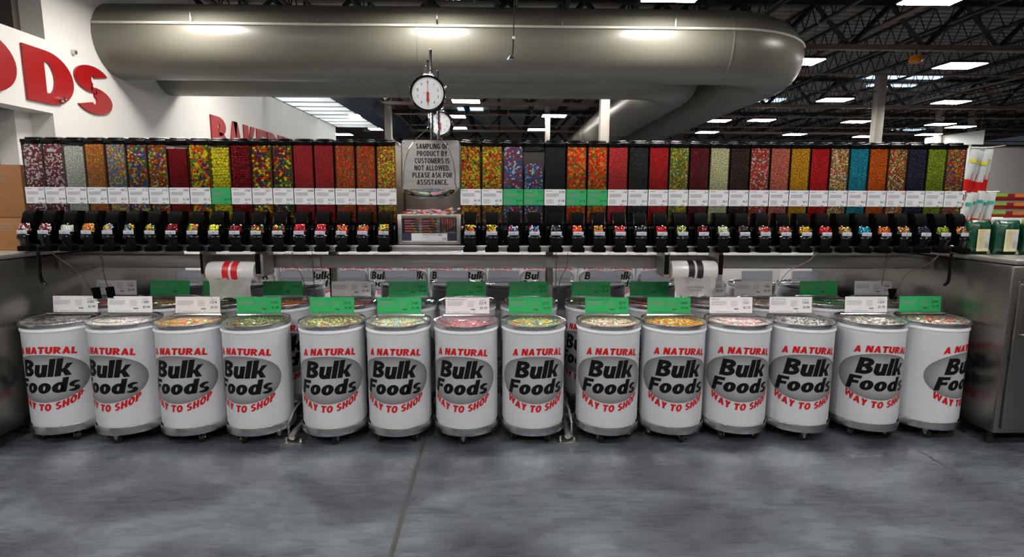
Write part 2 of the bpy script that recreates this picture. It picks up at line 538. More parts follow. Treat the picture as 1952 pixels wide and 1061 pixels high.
mb.box(-20, 30, -9.2, -9.0, 0, DECK, M['wall_grey'])
struct(mb.build('wall_front', smooth=False))

def wall_letters(word, y0, z0, cap, sxx, parent_label, spans=None):
    """red raised letters on the left wall; reading direction +Y"""
    root = empty('wall_sign', (-6.0, y0, z0))
    tag(root, parent_label, 'sign')
    for ch, (ya, yb) in spans:
        vs, fs = block_geo(ch, block_font(0.36, 0.2))
        xs = [a for a, b in vs]; zs = [b for a, b in vs]
        x0, x1, q0, q1 = min(xs), max(xs), min(zs), max(zs)
        pts = [((a - x0) / (x1 - x0) * (yb - ya) + ya - y0, (b - q0) / (q1 - q0) * cap) for a, b in vs]
        bm = bmesh.new()
        bv = [bm.verts.new((0.03, a, b)) for a, b in pts]
        for f in fs:  # every stroke becomes a solid slab of the letter
            try: bm.faces.new([bv[i] for i in f])
            except ValueError: pass
        r = bmesh.ops.extrude_face_region(bm, geom=bm.faces[:], use_keep_orig=True)
        bmesh.ops.translate(bm, verts=[g for g in r['geom'] if isinstance(g, bmesh.types.BMVert)], vec=(-0.028, 0, 0))
        bmesh.ops.recalc_face_normals(bm, faces=bm.faces)
        me = bpy.data.meshes.new('letter')
        bm.to_mesh(me); bm.free()
        me.materials.append(M['sign_red'])
        put('letter', me, root)
    return root
wall_letters('FOODS', 4.6, 2.93, 0.68, 1, 'large raised red letters ending in ODS on the white band of left wall',
             [('F', (4.68, 5.2)), ('O', (5.3, 6.15)), ('O', (6.25, 7.08)), ('D', (7.2, 7.98)), ('S', (8.02, 8.72))])
wall_letters('BAKERY', 11.4, 2.70, 0.74, 1, 'raised red letters spelling BAKERY on the left wall behind the dispensers',
             [('B', (11.6, 12.24)), ('A', (12.3, 12.98)), ('K', (13.04, 13.66)), ('E', (13.72, 14.25)), ('R', (14.32, 14.94)), ('Y', (15.0, 15.65))])

# white soffit panels along the far left wall
M['soffit_light'] = paper('translucent_soffit', srgb(226, 228, 226), 0.7)
M['soffit_fill_light'] = mat('soffit_fill_light', (0.93, 0.97, 1.0, 1), 0.5, emit=9.0)
struct(MB().box(-5.95, -4.7, 14.3, 20.6, DECK - 0.06, DECK - 0.02, M['soffit_fill_light']).build('ceiling_fill_light', smooth=False))  # added glowing panel above the soffit so its translucent panels look lit
sf = empty('ceiling_soffit', (-6, 14.2, 4.4))
struct(sf)
for i in range(9):
    y0 = 0.05 + i * 0.72
    MB().box(0.0, 1.45, y0, y0 + 0.56, 0.0, 0.012, M['soffit_light']).box(0, 1.45, y0 + 0.56, y0 + 0.66, 0.05, 0.16, M['truss']).build('panel', sf, smooth=False)
MB().box(1.5, 2.1, 0, 9.5, 0.0, 0.5, M['blue_grey']).build('edge_beam', sf, smooth=False)

# ------------------------------------------------------------------ roof structure
KS = 0.675
Q = KS / 0.62
def qz(z): return 1.65 + (z - 1.65) * Q
def girder(y):
    g = empty('ceiling_girder', (-5.95, y * Q, qz(4.47)), scale=(1, Q, Q))
    struct(g)
    L = 33.0
    MB().box(0, L, -0.05, 0.05, 0, 0.09, M['chord']).build('bottom_chord', g, smooth=False)
    MB().box(0, L, -0.05, 0.05, 0.76, 0.85, M['truss']).build('top_chord', g, smooth=False)
    p = 0.76
    def mem(dx):
        return MB().tube([(0, 0, 0.06), (dx, 0, 0.79)], 0.05, M['truss'], 4).mesh('web_member', smooth=False)
    a, b = mem(p), mem(-p)
    for i in range(int(L / (2 * p))):
        x = p + i * 2 * p
        put('web_member', a, g, (x, 0, 0))
        put('web_member', b, g, (x, 0, 0))
    return g
for y in (10.3, 16.3, 22.3, 28.4):
    girder(y)

def joist_mesh():
    mb = MB()
    L = 5.85
    mb.box(-0.035, 0.035, 0, L, 0, 0.04, M['truss'])
    mb.box(-0.035, 0.035, 0, L, 0.38, 0.42, M['truss'])
    n = 15
    for i in range(n):
        y0 = i * L / n
        mb.tube([(0, y0, 0.025), (0, y0 + L / n / 2, 0.4), (0, y0 + L / n, 0.025)], 0.013, M['truss'], 4)
    return mb.mesh('roof_joist', smooth=False)
jm = joist_mesh()
for yy in (-1.5, 4.4, 10.38, 16.38, 22.4):
    for i in range(26):
        struct(put('ceiling_joist', jm, None, (-5.2 + i * 1.28, yy * Q, qz(4.91)), scale=(Q, Q, Q)))
for (x, y0, y1, z, r) in [(6.8, 5, 27, 4.82, 0.037), (4.3, 5, 27, 4.75, 0.022), (12.7, 5, 27, 4.75, 0.03), (-0.4, 8, 27, 4.7, 0.02), (0.25, 8, 27, 4.75, 0.02)]:
    struct(MB().tube([(x * Q, y0, qz(z)), (x * Q, y1 * Q, qz(z))], r, M['chord'], 6).build('ceiling_pipe'))
for (y, z) in [(12.4, 4.53), (14.6, 4.6), (18.6, 4.57), (20.8, 4.53), (24.8, 4.53)]:
    struct(MB().tube([(-5.5, y * Q, qz(z)), (29, y * Q, qz(z))], 0.024, M['chord'], 6).build('ceiling_pipe'))
for i in range(9):
    struct(MB().box(-5.9, 29, 5.6 + i * 0.63, 5.65 + i * 0.63, DECK - 0.08, DECK - 0.04, M['truss']).build('ceiling_purlin', smooth=False))

# skylights
for (x, y, wd, dp) in [(-1.2, 22, 1.0, 0.5), (11.6, 16.1, 2.3, 0.3), (12.2, 17.2, 1.6, 0.2), (9.6, 19.7, 0.8, 0.5), (5.1, 17.7, 0.9, 0.6), (20.2, 26.8, 1.6, 0.8)]:
    x, y, wd, dp = x * Q, y * Q, wd * Q, dp * Q
    struct(MB().box(x - wd / 2, x + wd / 2, y - dp / 2, y + dp / 2, DECK - 0.05, DECK - 0.01, M['skylight']).build('window_skylight', smooth=False))

# columns
for (x, y, wd) in [(2.14, 11.5, 0.19), (1.4, 16.7, 0.14), (10.0, 14.6, 0.21), (-3.3, 16.4, 0.19), (16.4, 20.5, 0.19), (18.7, 21.7, 0.19)]:
    x, y, wd = x * Q, y * Q, wd * Q
    mb = MB()
    mb.box(x - wd / 2, x + wd / 2, y - wd / 2, y + wd / 2, 0, DECK, M['column'], 0.012)
    mb.box(x - wd * 0.8, x + wd * 0.8, y - wd * 0.8, y + wd * 0.8, 0, 0.02, M['column'])
    struct(mb.build('pillar'))

# hanging fascia sign far right
fs_ = empty('fascia_panel', (0, 0, 0))
tag(fs_, 'white slanted fascia panel hanging far off beyond the right end bins', 'panel')
k = KS
def sc3(x, y, z): return (x * k, y * k, 1.65 + (z - 1.65) * k)
MB().add([sc3(*q) for q in [(26.2, 33.6, 5.15), (28.2, 31.8, 5.15), (28.2, 31.8, 6.0), (26.2, 33.6, 5.75), (26.2, 33.75, 5.15), (28.2, 31.95, 5.15), (28.2, 31.95, 6.0), (26.2, 33.75, 5.75)]],
         [(0, 1, 2, 3), (4, 7, 6, 5), (0, 4, 5, 1), (1, 5, 6, 2), (2, 6, 7, 3), (3, 7, 4, 0)], M['soffit']).build('face', fs_, smooth=False)
MB().tube([sc3(26.3, 33.65, 5.7), sc3(26.3, 33.65, 7.6)], 0.012, M['chord'], 6).tube([sc3(28.1, 31.95, 5.9), sc3(28.1, 31.95, 7.6)], 0.012, M['chord'], 6).build('hanger', fs_)

# ------------------------------------------------------------------ lamps
def lamp_fixture():
    r = empty('high_bay_lamp', (0, 0, 0))
    MB().box(-0.4, 0.4, -0.26, 0.26, 0.0, 0.05, M['lamp_body'], 0.01).box(-0.12, 0.12, -0.08, 0.08, 0.05, 0.09, M['lamp_body']).build('housing', r)
    MB().box(-0.38, 0.38, -0.24, 0.24, -0.01, -0.001, M['lamp']).build('diffuser', r, smooth=False)
    MB().tube([(-0.25, 0, 0.04), (-0.25, 0, 1.19)], 0.004, M['chrome'], 5).tube([(0.25, 0, 0.04), (0.25, 0, 1.19)], 0.004, M['chrome'], 5).build('hanger_wire', r)
    return r
lamp0 = lamp_fixture()
lamps = [
    (9.2, 17.2, 6.0, 'lit lamp just beside the elbow of the big round duct'),
    (14.45, 17.5, 6.0, 'large lit lamp at the right, level with the duct elbow'),
    (9.25, 12.0, 6.0, 'lamp cut by the top edge right of the duct'),
    (14.0, 23.2, 6.0, 'lit lamp over the teal and orange candy bins, second row back'),
    (19.2, 23.5, 6.0, 'lit lamp over the right end of the bins, second row back'),
    (13.6, 28.8, 6.0, 'lit lamp over the dark red bins, below the duct elbow'),
    (18.8, 29.1, 6.0, 'lit lamp left of the tall far grey column'),
    (23.9, 29.8, 6.0, 'lit lamp right of the tall far grey column'),
    (18.4, 34.4, 6.0, 'small far lamp just above the mustard yellow bin'),
    (23.4, 35.2, 6.0, 'small far lamp at the foot of the far grey column'),
    (-7.0, 28.2, 6.0, 'far lamp left of the hanging scale under the ducts'),
    (-7.25, 33.3, 6.0, 'small lamp low between the soffit and the scale'),
    (-10.2, 35.9, 6.0, 'tiny lamp beside the end of the white soffit'),
    (-2.6, 32.6, 6.0, 'far lamp low to the right of the scale dial'),
    (2.66, 27.9, 6.0, 'far lamp between the two light columns'),
    (2.2, 33.0, 6.0, 'far lamp behind the thin column'),
    (11.4, 29.1, 6.0, 'far lamp under the lower branch of the duct'),
    (12.6, 33.7, 6.0, 'small far lamp above the green and white bin'),
    (25.8, 30.7, 6.0, 'small far lamp high above the purple bin'),
    (26.6, 34.0, 6.0, 'tiny far lamp beside the slanted white fascia'),
    (-2.4, 28.3, 6.0, 'far lamp half hidden by the rear scale dial'),
]
k = 0.65
lamps = [(x * k, y * k, 4.478, lb) for x, y, z, lb in lamps]
lamps += [(-4.45, 11.4, 4.478, 'lamp hidden behind the ducts lighting the far left wall'), (-0.96, 11.4, 4.478, 'lamp hidden behind the ducts above the scale'), (2.35, 11.4, 4.478, 'lamp hidden behind the ducts near the light column'),
          (-0.98, 15.7, 4.478, 'bright lamp just under the lower duct right of the scale dial'),
          (-4.45, 7.8, 4.478, 'lamp in front of the left part of the big duct'),
          (-0.96, 7.8, 4.478, 'lamp in front of the middle of the big duct'),
          (2.35, 7.8, 4.478, 'lamp in front of the right part of the big duct')]
for j, yy in enumerate((4.1, 0.6, -2.9)):
    for i, xx in enumerate((-4.45, -0.96, 2.35, 5.8)):
        lamps.append((xx, yy, 4.478, 'lamp %s, %s' % (['over the dispensers', 'over the aisle before the drums', 'over the aisle behind the viewer'][j], ['left end', 'left of middle', 'right of middle', 'right end'][i])))
for i, (x, y, z, lb) in enumerate(lamps):
    o = lamp0 if i == 0 else copy_tree(lamp0)
    o.location = (x, y, z)
    tag(o, lb, 'lamp', 'rectangular high bay lamps')

# ------------------------------------------------------------------ ducts
def duct(name, y, x_elbow, R, bend, label, yend):
    zc = 4.115
    r = empty(name, (-5.995, y, zc))
    tag(r, label, 'duct')
    N = 40
    def ring(c, ax, rad):
        return [c + Vector((0, 0, 1)) * math.cos(2 * PI * k / N) * rad + ax * math.sin(2 * PI * k / N) * rad for k in range(N)]
    def sweep(path, nm):
        vs, fs = [], []
        for i, (c, t) in enumerate(path):
            side = Vector((t.y, -t.x, 0))
            vs += ring(c, side, R)
        for i in range(len(path) - 1):
            for k in range(N):
                a, b = i * N + k, i * N + (k + 1) % N
                fs.append((a, b, b + N, a + N))
        return MB().add(vs, fs, M['duct']).build(nm, r)
    # straight sections, each about 2.1 m, with a raised seam between
    xs = [0.0]
    L = x_elbow + 6.0
    k = max(1, round(L / 4.6))
    for i in range(k):
        a, b = L * i / k, L * (i + 1) / k
        sweep([(Vector((a, 0, 0)), Vector((1, 0, 0))), (Vector((b, 0, 0)), Vector((1, 0, 0)))], 'duct_section')
        MB().lathe([(R, b - 0.015), (R + 0.007, b - 0.01), (R + 0.007, b + 0.01), (R, b + 0.015)], M['duct'], 40, axis='x').build('seam_ring', r)
    pth = []
    for i in range(13):
        a = PI / 2 * i / 12
        pth.append((Vector((L + bend * math.sin(a), bend - bend * math.cos(a), 0)), Vector((math.cos(a), math.sin(a), 0))))
    sweep(pth, 'elbow')
    e = L + bend
    nsec = 3
    y0, y1 = bend, yend - y
    for i in range(nsec):
        a, b = y0 + (y1 - y0) * i / nsec, y0 + (y1 - y0) * (i + 1) / nsec
        sweep([(Vector((e, a, 0)), Vector((0, 1, 0))), (Vector((e, b, 0)), Vector((0, 1, 0)))], 'duct_section')
        MB().lathe([(R, b - 0.03), (R + 0.03, b - 0.02), (R + 0.03, b + 0.02), (R, b + 0.03)], M['duct'], 40, center=(e, 0, 0), axis='y').build('seam_ring', r)
    return r, L, e
d1, L1, e1 = duct('round_duct', 9.0, 3.5, 0.55, 1.25, 'large round painted duct nearest, running along above the dispensers to an elbow', 24)
d2, L2, e2 = duct('round_duct', 10.3, 2.3, 0.55, 1.1, 'second round duct behind and below the large one, turning away earlier', 24)
# lengthwise seam strip on the near duct, just above its middle
a = math.radians(14)
yy, zz = -math.cos(a) * 0.55, math.sin(a) * 0.55
sp = [(0.02, yy - 0.012, zz), (L1, yy - 0.012, zz)]
for i in range(1, 9):
    t = PI / 2 * i / 12
    sp.append((L1 + (1.25 + 0.562 * math.cos(a)) * math.sin(t), 1.25 - (1.25 + 0.562 * math.cos(a)) * math.cos(t), zz))
MB().tube(sp, 0.021, M['seam'], 8).build('lengthwise_seam', d1)
for x in (1.45, 3.3, 5.05, 6.9, 8.6):
    MB().tube([(x, yy - 0.02, zz), (x, yy - 0.02, zz + 0.09)], 0.012, M['chrome'], 6).tube([(x, yy - 0.02, zz + 0.08), (x, yy - 0.02, 1.56)], 0.004, M['chrome'], 5).build('hanger_rod', d1)

# dangling cord with a small head in front of the duct
o = MB().tube([(0.0, 0, 2.2), (0.012, 0, 1.2), (0, 0, 0.25)], 0.007, M['truss'], 6).tube([(0, 0, 0.26), (-0.01, 0, 0.05)], 0.011, M['truss'], 6) \
    .lathe([(0, 0.235), (0.016, 0.235), (0.016, 0.265), (0, 0.265)], M['dial'], 12, (0, 0, 0.0)) \
    .lathe([(0, -0.05), (0.05, -0.045), (0.056, -0.03), (0.02, 0.02), (0, 0.03)], M['zinc'], 16, (-0.03, 0, 0.02)).build('hanging_cable', None, (0.155, 7.0, 3.42))
tag(o, 'thin dark cord hanging in front of the duct with a grey end piece', 'cord')
o = MB().lathe([(0, 0), (0.1, 0.015), (0.125, 0.06), (0.1, 0.14), (0, 0.17)], M['sensor'], 16).tube([(0, 0, 0.16), (0, 0, 0.25)], 0.02, M['truss'], 6).build('warning_lamp', None, (8.3, 11.15, 4.46))
tag(o, 'small orange lamp body fixed under the roof girder at upper right', 'lamp')
# small round sensors on the left wall
for k, (y, z) in enumerate([(8.05, 3.72), (7.72, 3.02)]):
    o = MB().lathe([(0, 0), (0.035, 0.0), (0.03, 0.05), (0.0, 0.06)], M['chrome'], 16, axis='x').build('wall_sensor', None, (-5.999 if k == 0 else -5.968, y, z))
    tag(o, ['small round metal sensor on the white wall above the letters D and S', 'small metal sensor in front of the lower part of the letter D'][k], 'sensor')

# ------------------------------------------------------------------ candy builder
def ico(sub):
    bm = bmesh.new()
    bmesh.ops.create_icosphere(bm, subdivisions=sub, radius=0.5)
    v = np.array([q.co[:] for q in bm.verts])
    f = np.array([[q.index for q in t.verts] for t in bm.faces])
    bm.free()
    return v, f
ICO = {1: ico(1), 2: ico(2)}
def euler_mats(n, amp=PI):
    a = rng.uniform(-amp, amp, (n, 3))
    cx, sx, cy, sy, cz, sz = np.cos(a[:, 0]), np.sin(a[:, 0]), np.cos(a[:, 1]), np.sin(a[:, 1]), np.cos(a[:, 2]), np.sin(a[:, 2])
    z = np.zeros(n); o = np.ones(n)
    Rx = np.stack([o, z, z, z, cx, -sx, z, sx, cx], 1).reshape(n, 3, 3)
    Ry = np.stack([cy, z, sy, z, o, z, -sy, z, cy], 1).reshape(n, 3, 3)
    Rz = np.stack([cz, -sz, z, sz, cz, z, z, z, o], 1).reshape(n, 3, 3)
    return Rz @ Ry @ Rx
def lin(c):
    return srgb(*c)[:3]
def candy_mesh(name, pos, dims, palette, weights, sub, material, core=None, corecol=None, bend=0.0):
    pos = np.asarray(pos)
    n = len(pos)
    V, F = ICO[sub]
    V = V.copy()
    if bend:
        V[:, 2] += bend * (V[:, 0] ** 2) * 4
    R = euler_mats(n)
    sz = np.array(dims)[None, :] * rng.uniform(0.9, 1.08, (n, 1))
    vs = (V[None, :, :] * sz[:, None, :])
    vs = np.einsum('nij,nvj->nvi', R, vs) + pos[:, None, :]
    pal = np.array([lin(c) for c in palette])
    wts = np.array(weights if weights else [1] * len(palette), float)
    ci = rng.choice(len(pal), n, p=wts / wts.sum())
    col = np.clip(pal[ci] * rng.uniform(1.25, 1.9, (n, 1)), 0, 0.93)
    cols = np.repeat(col, len(V), 0)
    fs = (F[None] + (np.arange(n) * len(V))[:, None, None]).reshape(-1, 3)
    vs = vs.reshape(-1, 3)
    quads = []
    if core is not None:
        x0, x1, y0, y1, z0_, z1 = core
        b = len(vs)
        cv = np.array([(x, y, z) for x in (x0, x1) for y in (y0, y1) for z in (z0_, z1)])
        vs = np.vstack([vs, cv])
        cc = pal.T @ (wts / wts.sum()) * 0.45 if corecol is None else np.array(lin(corecol))
        cols = np.vstack([cols, np.repeat(cc[None], 8, 0)])
        for q in [(0, 1, 3, 2), (4, 6, 7, 5), (0, 4, 5, 1), (2, 3, 7, 6), (0, 2, 6, 4), (1, 5, 7, 3)]:
            quads.append((b + q[0], b + q[1], b + q[2]))
            quads.append((b + q[0], b + q[2], b + q[3]))
        fs = np.vstack([fs, np.array(quads)])
    me = bpy.data.meshes.new(name)
    me.vertices.add(len(vs))
    me.vertices.foreach_set('co', vs.astype(np.float32).ravel())
    me.loops.add(len(fs) * 3)
    me.loops.foreach_set('vertex_index', fs.astype(np.int32).ravel())
    me.polygons.add(len(fs))
    me.polygons.foreach_set('loop_start', np.arange(0, len(fs) * 3, 3, dtype=np.int32))
    sm = np.ones(len(fs), bool)
    if quads: sm[-len(quads):] = False
    me.polygons.foreach_set('use_smooth', sm)
    me.update(calc_edges=True)
    at = me.color_attributes.new('col', 'FLOAT_COLOR', 'POINT')
    c4 = np.ones((len(vs), 4), np.float32)
    c4[:, :3] = cols
    at.data.foreach_set('color', c4.ravel())
    me.materials.append(material)
    return me

# ------------------------------------------------------------------ dispensers
BINX_L = [(-3.405 + i * (3.405 - 0.757) / 18) for i in range(19)]
_L = [51, 88, 127, 167, 205, 244, 283, 321, 360, 400, 438.7, 478.4, 518, 558.5, 598.5, 637.7, 677.6, 717.3, 756.5]
Z_LID, Z_TOP, Z_LAB0, Z_LAB1, Z_BOT = 2.09, 2.075, 1.637, 1.753, 1.50
W_ = 0.1475
BX = BINX_EDGES = None
left_edges = [-3.412, -3.272, -3.125, -2.974, -2.83, -2.683, -2.536, -2.392, -2.245, -2.094, -1.949, -1.8, -1.651, -1.5, -1.35, -1.203, -1.053, -0.904, -0.757]
right_edges = [-0.297, -0.143, 0.015, 0.165, 0.316, 0.476, 0.63, 0.782]
r2 = [(0.782 + i * (2.276 - 0.782) / 10) for i in range(1, 11)]
r3 = [(2.276 + i * (3.437 - 2.276) / 8) for i in range(1, 9)]
right_edges = right_edges + r2 + r3

def W(*c): return c
MAROON, WHT, RED, DRED, YEL, ORG, GRN, BLU, PUR, PNK = (118, 22, 48), (226, 220, 214), (196, 22, 26), (140, 10, 20), (232, 196, 30), (226, 96, 20), (50, 140, 50), (40, 80, 160), (84, 40, 92), (216, 120, 140)
MINT, CREAM, TEAL, LIME, BRN, BLK = (178, 206, 180), (228, 220, 180), (30, 160, 176), (150, 176, 40), (62, 34, 24), (18, 20, 20)
# (palette, weights, kind, size, fill level, description, number, price, green)
K = {
 'caps': ([MAROON, WHT], [3, 1.4], (0.021, 0.012, 0.012), 'maroon and white capsule candies'),
 'mint': ([(226, 220, 196), (196, 214, 196), (226, 226, 222), (226, 196, 190)], [3, 2, 3, 1], (0.016, 0.014, 0.009), 'pale cream and mint pastel candies'),
 'corn': ([ORG, (236, 160, 40), (226, 120, 110), (238, 196, 60)], [3, 3, 2, 1], (0.017, 0.01, 0.01), 'small orange and yellow candies'),
 'bluem': ([(92, 120, 156), YEL, (206, 110, 80), (120, 140, 170), ORG], [4, 2, 1.5, 2, 1], (0.02, 0.012, 0.01), 'dull blue, yellow and pink candies'),
 'gumA': ([BLU, WHT, RED, YEL, GRN, ORG, PNK], [3, 1.5, 2, 2, 2, 1.5, 1], (0.016, 0.016, 0.016), 'small blue, red, white and green balls'),
 'gumB': ([BLU, WHT, RED, YEL, GRN, ORG], [2.5, 1, 2.5, 2, 1.5, 3], (0.016, 0.016, 0.016), 'small blue, orange and red balls'),
 'dred': ([(160, 14, 26), (140, 8, 18)], None, (0.009, 0.009, 0.009), 'fine dark red candy'),
 'skit': ([ORG, YEL, GRN, PUR, (190, 40, 20)], [3, 3, 2, 2, 1], (0.022, 0.022, 0.014), 'orange, yellow, green and purple candies'),
 'yel': ([(234, 206, 50), (226, 190, 36)], None, (0.023, 0.023, 0.023), 'large yellow balls'),
 'cherry': ([DRED, (120, 6, 16)], None, (0.019, 0.019, 0.019), 'dark red balls'),
 'gumC': ([YEL, ORG, DRED, PUR, GRN], [3, 2.5, 3, 3, 1], (0.02, 0.02, 0.02), 'yellow, orange, red and purple balls'),
 'gumD': ([(40, 70, 50), YEL, ORG, DRED, PUR, GRN], [3, 2, 2, 2, 3, 2], (0.02, 0.02, 0.02), 'dark green, purple and yellow balls'),
 'hot': ([(206, 30, 40), (180, 16, 30)], None, (0.016, 0.009, 0.009), 'small red jelly candies'),
 'fish': ([(220, 70, 20), (206, 30, 20), (70, 130, 50), (230, 150, 30)], [3.5, 3, 1.7, 1], (0.03, 0.011, 0.009), 'orange, red and green fish shaped gummies'),
 'runt': ([(244, 220, 30), GRN, (220, 30, 20), ORG, (50, 20, 60)], [4, 2, 2, 2.4, 1], (0.026, 0.01, 0.01), 'bright yellow, green and red fruit shaped candies'),
 'mm': ([YEL, ORG, (206, 50, 20), (90, 160, 40), (60, 30, 20)], [4, 3, 2.5, 2, 1], (0.017, 0.017, 0.012), 'yellow, orange and green button candies'),
 'spree': ([BLU, WHT, RED, (40, 120, 110), (120, 40, 110), (90, 150, 200)], [3, 2.2, 2, 1.5, 1.5, 1], (0.018, 0.018, 0.013), 'blue, white and red button candies'),
 'blk': ([BLK, (30, 26, 26)], None, (0.014, 0.011, 0.011), 'black jelly beans'),
 'rain': ([(220, 90, 20), (206, 40, 20), (220, 150, 30), (50, 130, 60)], [3, 3, 2, 1.3], (0.02, 0.02, 0.015), 'orange, red, yellow and green candies'),
 'coral': ([(224, 62, 66), (210, 48, 54)], None, (0.014, 0.011, 0.011), 'coral red jelly beans'),
 'green_blk': ([(24, 30, 28), (36, 42, 38)], None, (0.014, 0.011, 0.011), 'very dark green jelly beans'),
 'red': ([(186, 12, 18), (206, 20, 26)], None, (0.014, 0.011, 0.011), 'bright red jelly beans'),
 'citrus': ([(100, 150, 30), (230, 226, 200), (220, 120, 20), (200, 190, 40), (60, 100, 40)], [3, 1.2, 2, 2, 2], (0.015, 0.012, 0.012), 'green, white and orange jelly beans'),
 'wine': ([(120, 12, 24), (98, 8, 18)], None, (0.014, 0.011, 0.011), 'wine red jelly beans'),
 'butter': ([(228, 222, 178), (222, 214, 160)], None, (0.014, 0.011, 0.011), 'pale yellow jelly beans'),
 'cocoa': ([(64, 34, 24), (50, 26, 18)], None, (0.014, 0.011, 0.011), 'dark brown jelly beans'),
 'mixr': ([(196, 30, 24), (228, 214, 200), (214, 96, 40), (60, 100, 120), (150, 20, 24)], [3, 2, 2, 1, 2], (0.016, 0.012, 0.012), 'red, white, orange and teal jelly beans'),
 'peach': ([(206, 120, 104), (214, 130, 60), (190, 100, 100)], [3, 1, 2], (0.014, 0.011, 0.011), 'dusty pink and orange jelly beans'),
 'must': ([(212, 160, 16), (200, 146, 10)], None, (0.014, 0.011, 0.011), 'mustard yellow jelly beans'),
 'mixw': ([(228, 216, 190), (196, 40, 30), (110, 150, 40), (220, 160, 40), (70, 60, 90), (220, 130, 110)], [3, 2, 2, 2, 1, 1], (0.016, 0.012, 0.012), 'white, red, green and yellow jelly beans'),
 'teal': ([(24, 150, 170), (16, 136, 160)], None, (0.014, 0.011, 0.011), 'teal blue jelly beans'),
 'orange': ([(214, 106, 14), (200, 92, 10)], None, (0.014, 0.011, 0.011), 'orange jelly beans'),
 'mixg': ([(50, 120, 70), (200, 50, 30), (214, 170, 40), (220, 214, 190), (40, 60, 50), (210, 110, 30)], [3, 3, 2, 1.4, 1, 2], (0.016, 0.012, 0.012), 'green, red and yellow jelly beans'),
 'grape': ([(50, 44, 76), (38, 34, 60)], None, (0.014, 0.011, 0.011), 'dark purple jelly beans'),
 'lime': ([(146, 160, 40), (128, 146, 30)], None, (0.014, 0.011, 0.011), 'olive lime green jelly beans'),
 'mixb': ([(214, 90, 20), (40, 70, 150), (190, 40, 30), (90, 150, 60), (220, 180, 50)], [3, 2, 2, 2, 2], (0.015, 0.012, 0.012), 'orange, blue, red and green jelly beans'),
}
BINS_L = [('caps', '2097', '$2.48'), ('caps', '2097', '$2.48'), ('mint', '2044', '$2.47'), ('corn', '2098', '$2.73'), ('bluem', '9612', '$3.31'),
          ('gumA', '2115', '$2.43'), ('gumB', '2115', '$2.43'), ('dred', '1985', '$1.48'), ('skit', '1999', '$3.12'), ('yel', '', '$6.79', True),
          ('cherry', '2540', '$2.91'), ('gumC', '2211', '$2.97'), ('gumD', '2211', '$2.97'), ('hot', '2084', '$2.57'), ('hot', '2084', '$2.57'),
          ('fish', '1328', '$2.57'), ('fish', '1328', '$2.57'), ('runt', '2218', '$2.81')]
BINS_R = [('mm', '1436', '$3.18'), ('mm', '1436', '$3.18'), ('spree', '1817', '$2.98', True), ('spree', '1817', '$2.98', True), ('blk', '2538', '$1.98'),
          ('rain', '2071', '$1.78', True), ('rain', '2071', '$1.78', True)] + [(k, '154', '$6.3') for k in
          ('coral', 'green_blk', 'red', 'citrus', 'wine', 'butter', 'cocoa', 'mixr', 'peach', 'must', 'red', 'mixw', 'teal', 'orange', 'mixg', 'grape', 'lime', 'mixb')]
FILL = {('L', 7): 2.03, ('R', 3): 1.935, ('L', 2): 2.04, ('L', 9): 2.04}

def ordinal(n):
    return ['first', 'second', 'third', 'fourth', 'fifth', 'sixth', 'seventh', 'eighth', 'ninth', 'tenth', 'eleventh', 'twelfth', 'thirteenth', 'fourteenth', 'fifteenth',
            'sixteenth', 'seventeenth', 'eighteenth', 'nineteenth', 'twentieth', 'twenty-first', 'twenty-second', 'twenty-third', 'twenty-fourth', 'twenty-fifth'][n]

# shared dispenser parts, built for a bin 0.15 wide whose front face is at local y = 0
HW = 0.071
def bin_shell():
    mb = MB()
    mb.prism_x([(0, Z_TOP), (0.34, Z_TOP), (0.34, 1.42), (0.16, 1.36), (0.05, 1.42), (0.0, 1.52)], -HW, HW, M['clear'])
    return mb.mesh('shell')
def bin_lid():
    mb = MB()
    mb.box(-0.073, 0.073, -0.006, 0.345, Z_TOP - 0.012, Z_LID, M['black'], 0.005)
    mb.box(-0.06, 0.06, 0.02, 0.32, Z_LID - 0.002, Z_LID + 0.016, M['black'], 0.008)
    return mb.mesh('lid')
def hopper():
    mb = MB()
    mb.prism_x([(0.012, 1.50), (0.33, 1.40), (0.33, 1.352), (-0.02, 1.352), (-0.05, 1.38), (-0.05, 1.45), (-0.03, 1.49)], -0.066, 0.066, M['black'])
    for s in (-1, 1):
        mb.lathe([(0.0, 1.355), (0.014, 1.355), (0.014, 1.46), (0.0, 1.475)], M['black'], 14, center=(s * 0.058, -0.05, 0))
    return mb.mesh('hopper_base')
def hood():
    mb = MB()
    P = [(0.0, 1.585), (-0.05, 1.588), (-0.068, 1.582), (-0.085, 1.56), (-0.104, 1.51), (-0.104, 1.503), (-0.088, 1.503), (-0.04, 1.45), (0, 1.45)]
    mb.prism_x(P, -0.041, 0.041, M['black_matt'])
    for s in (-1, 1):
        c = [(0.0, 1.585), (-0.05, 1.587), (-0.075, 1.572), (-0.096, 1.51), (-0.1, 1.45), (-0.098, 1.40), (-0.09, 1.36), (-0.05, 1.347), (0, 1.352)]
        a, b = sorted((s * 0.041, s * 0.0465))
        mb.prism_x(c, a, b, M['black'])
    return mb.mesh('nozzle_hood')
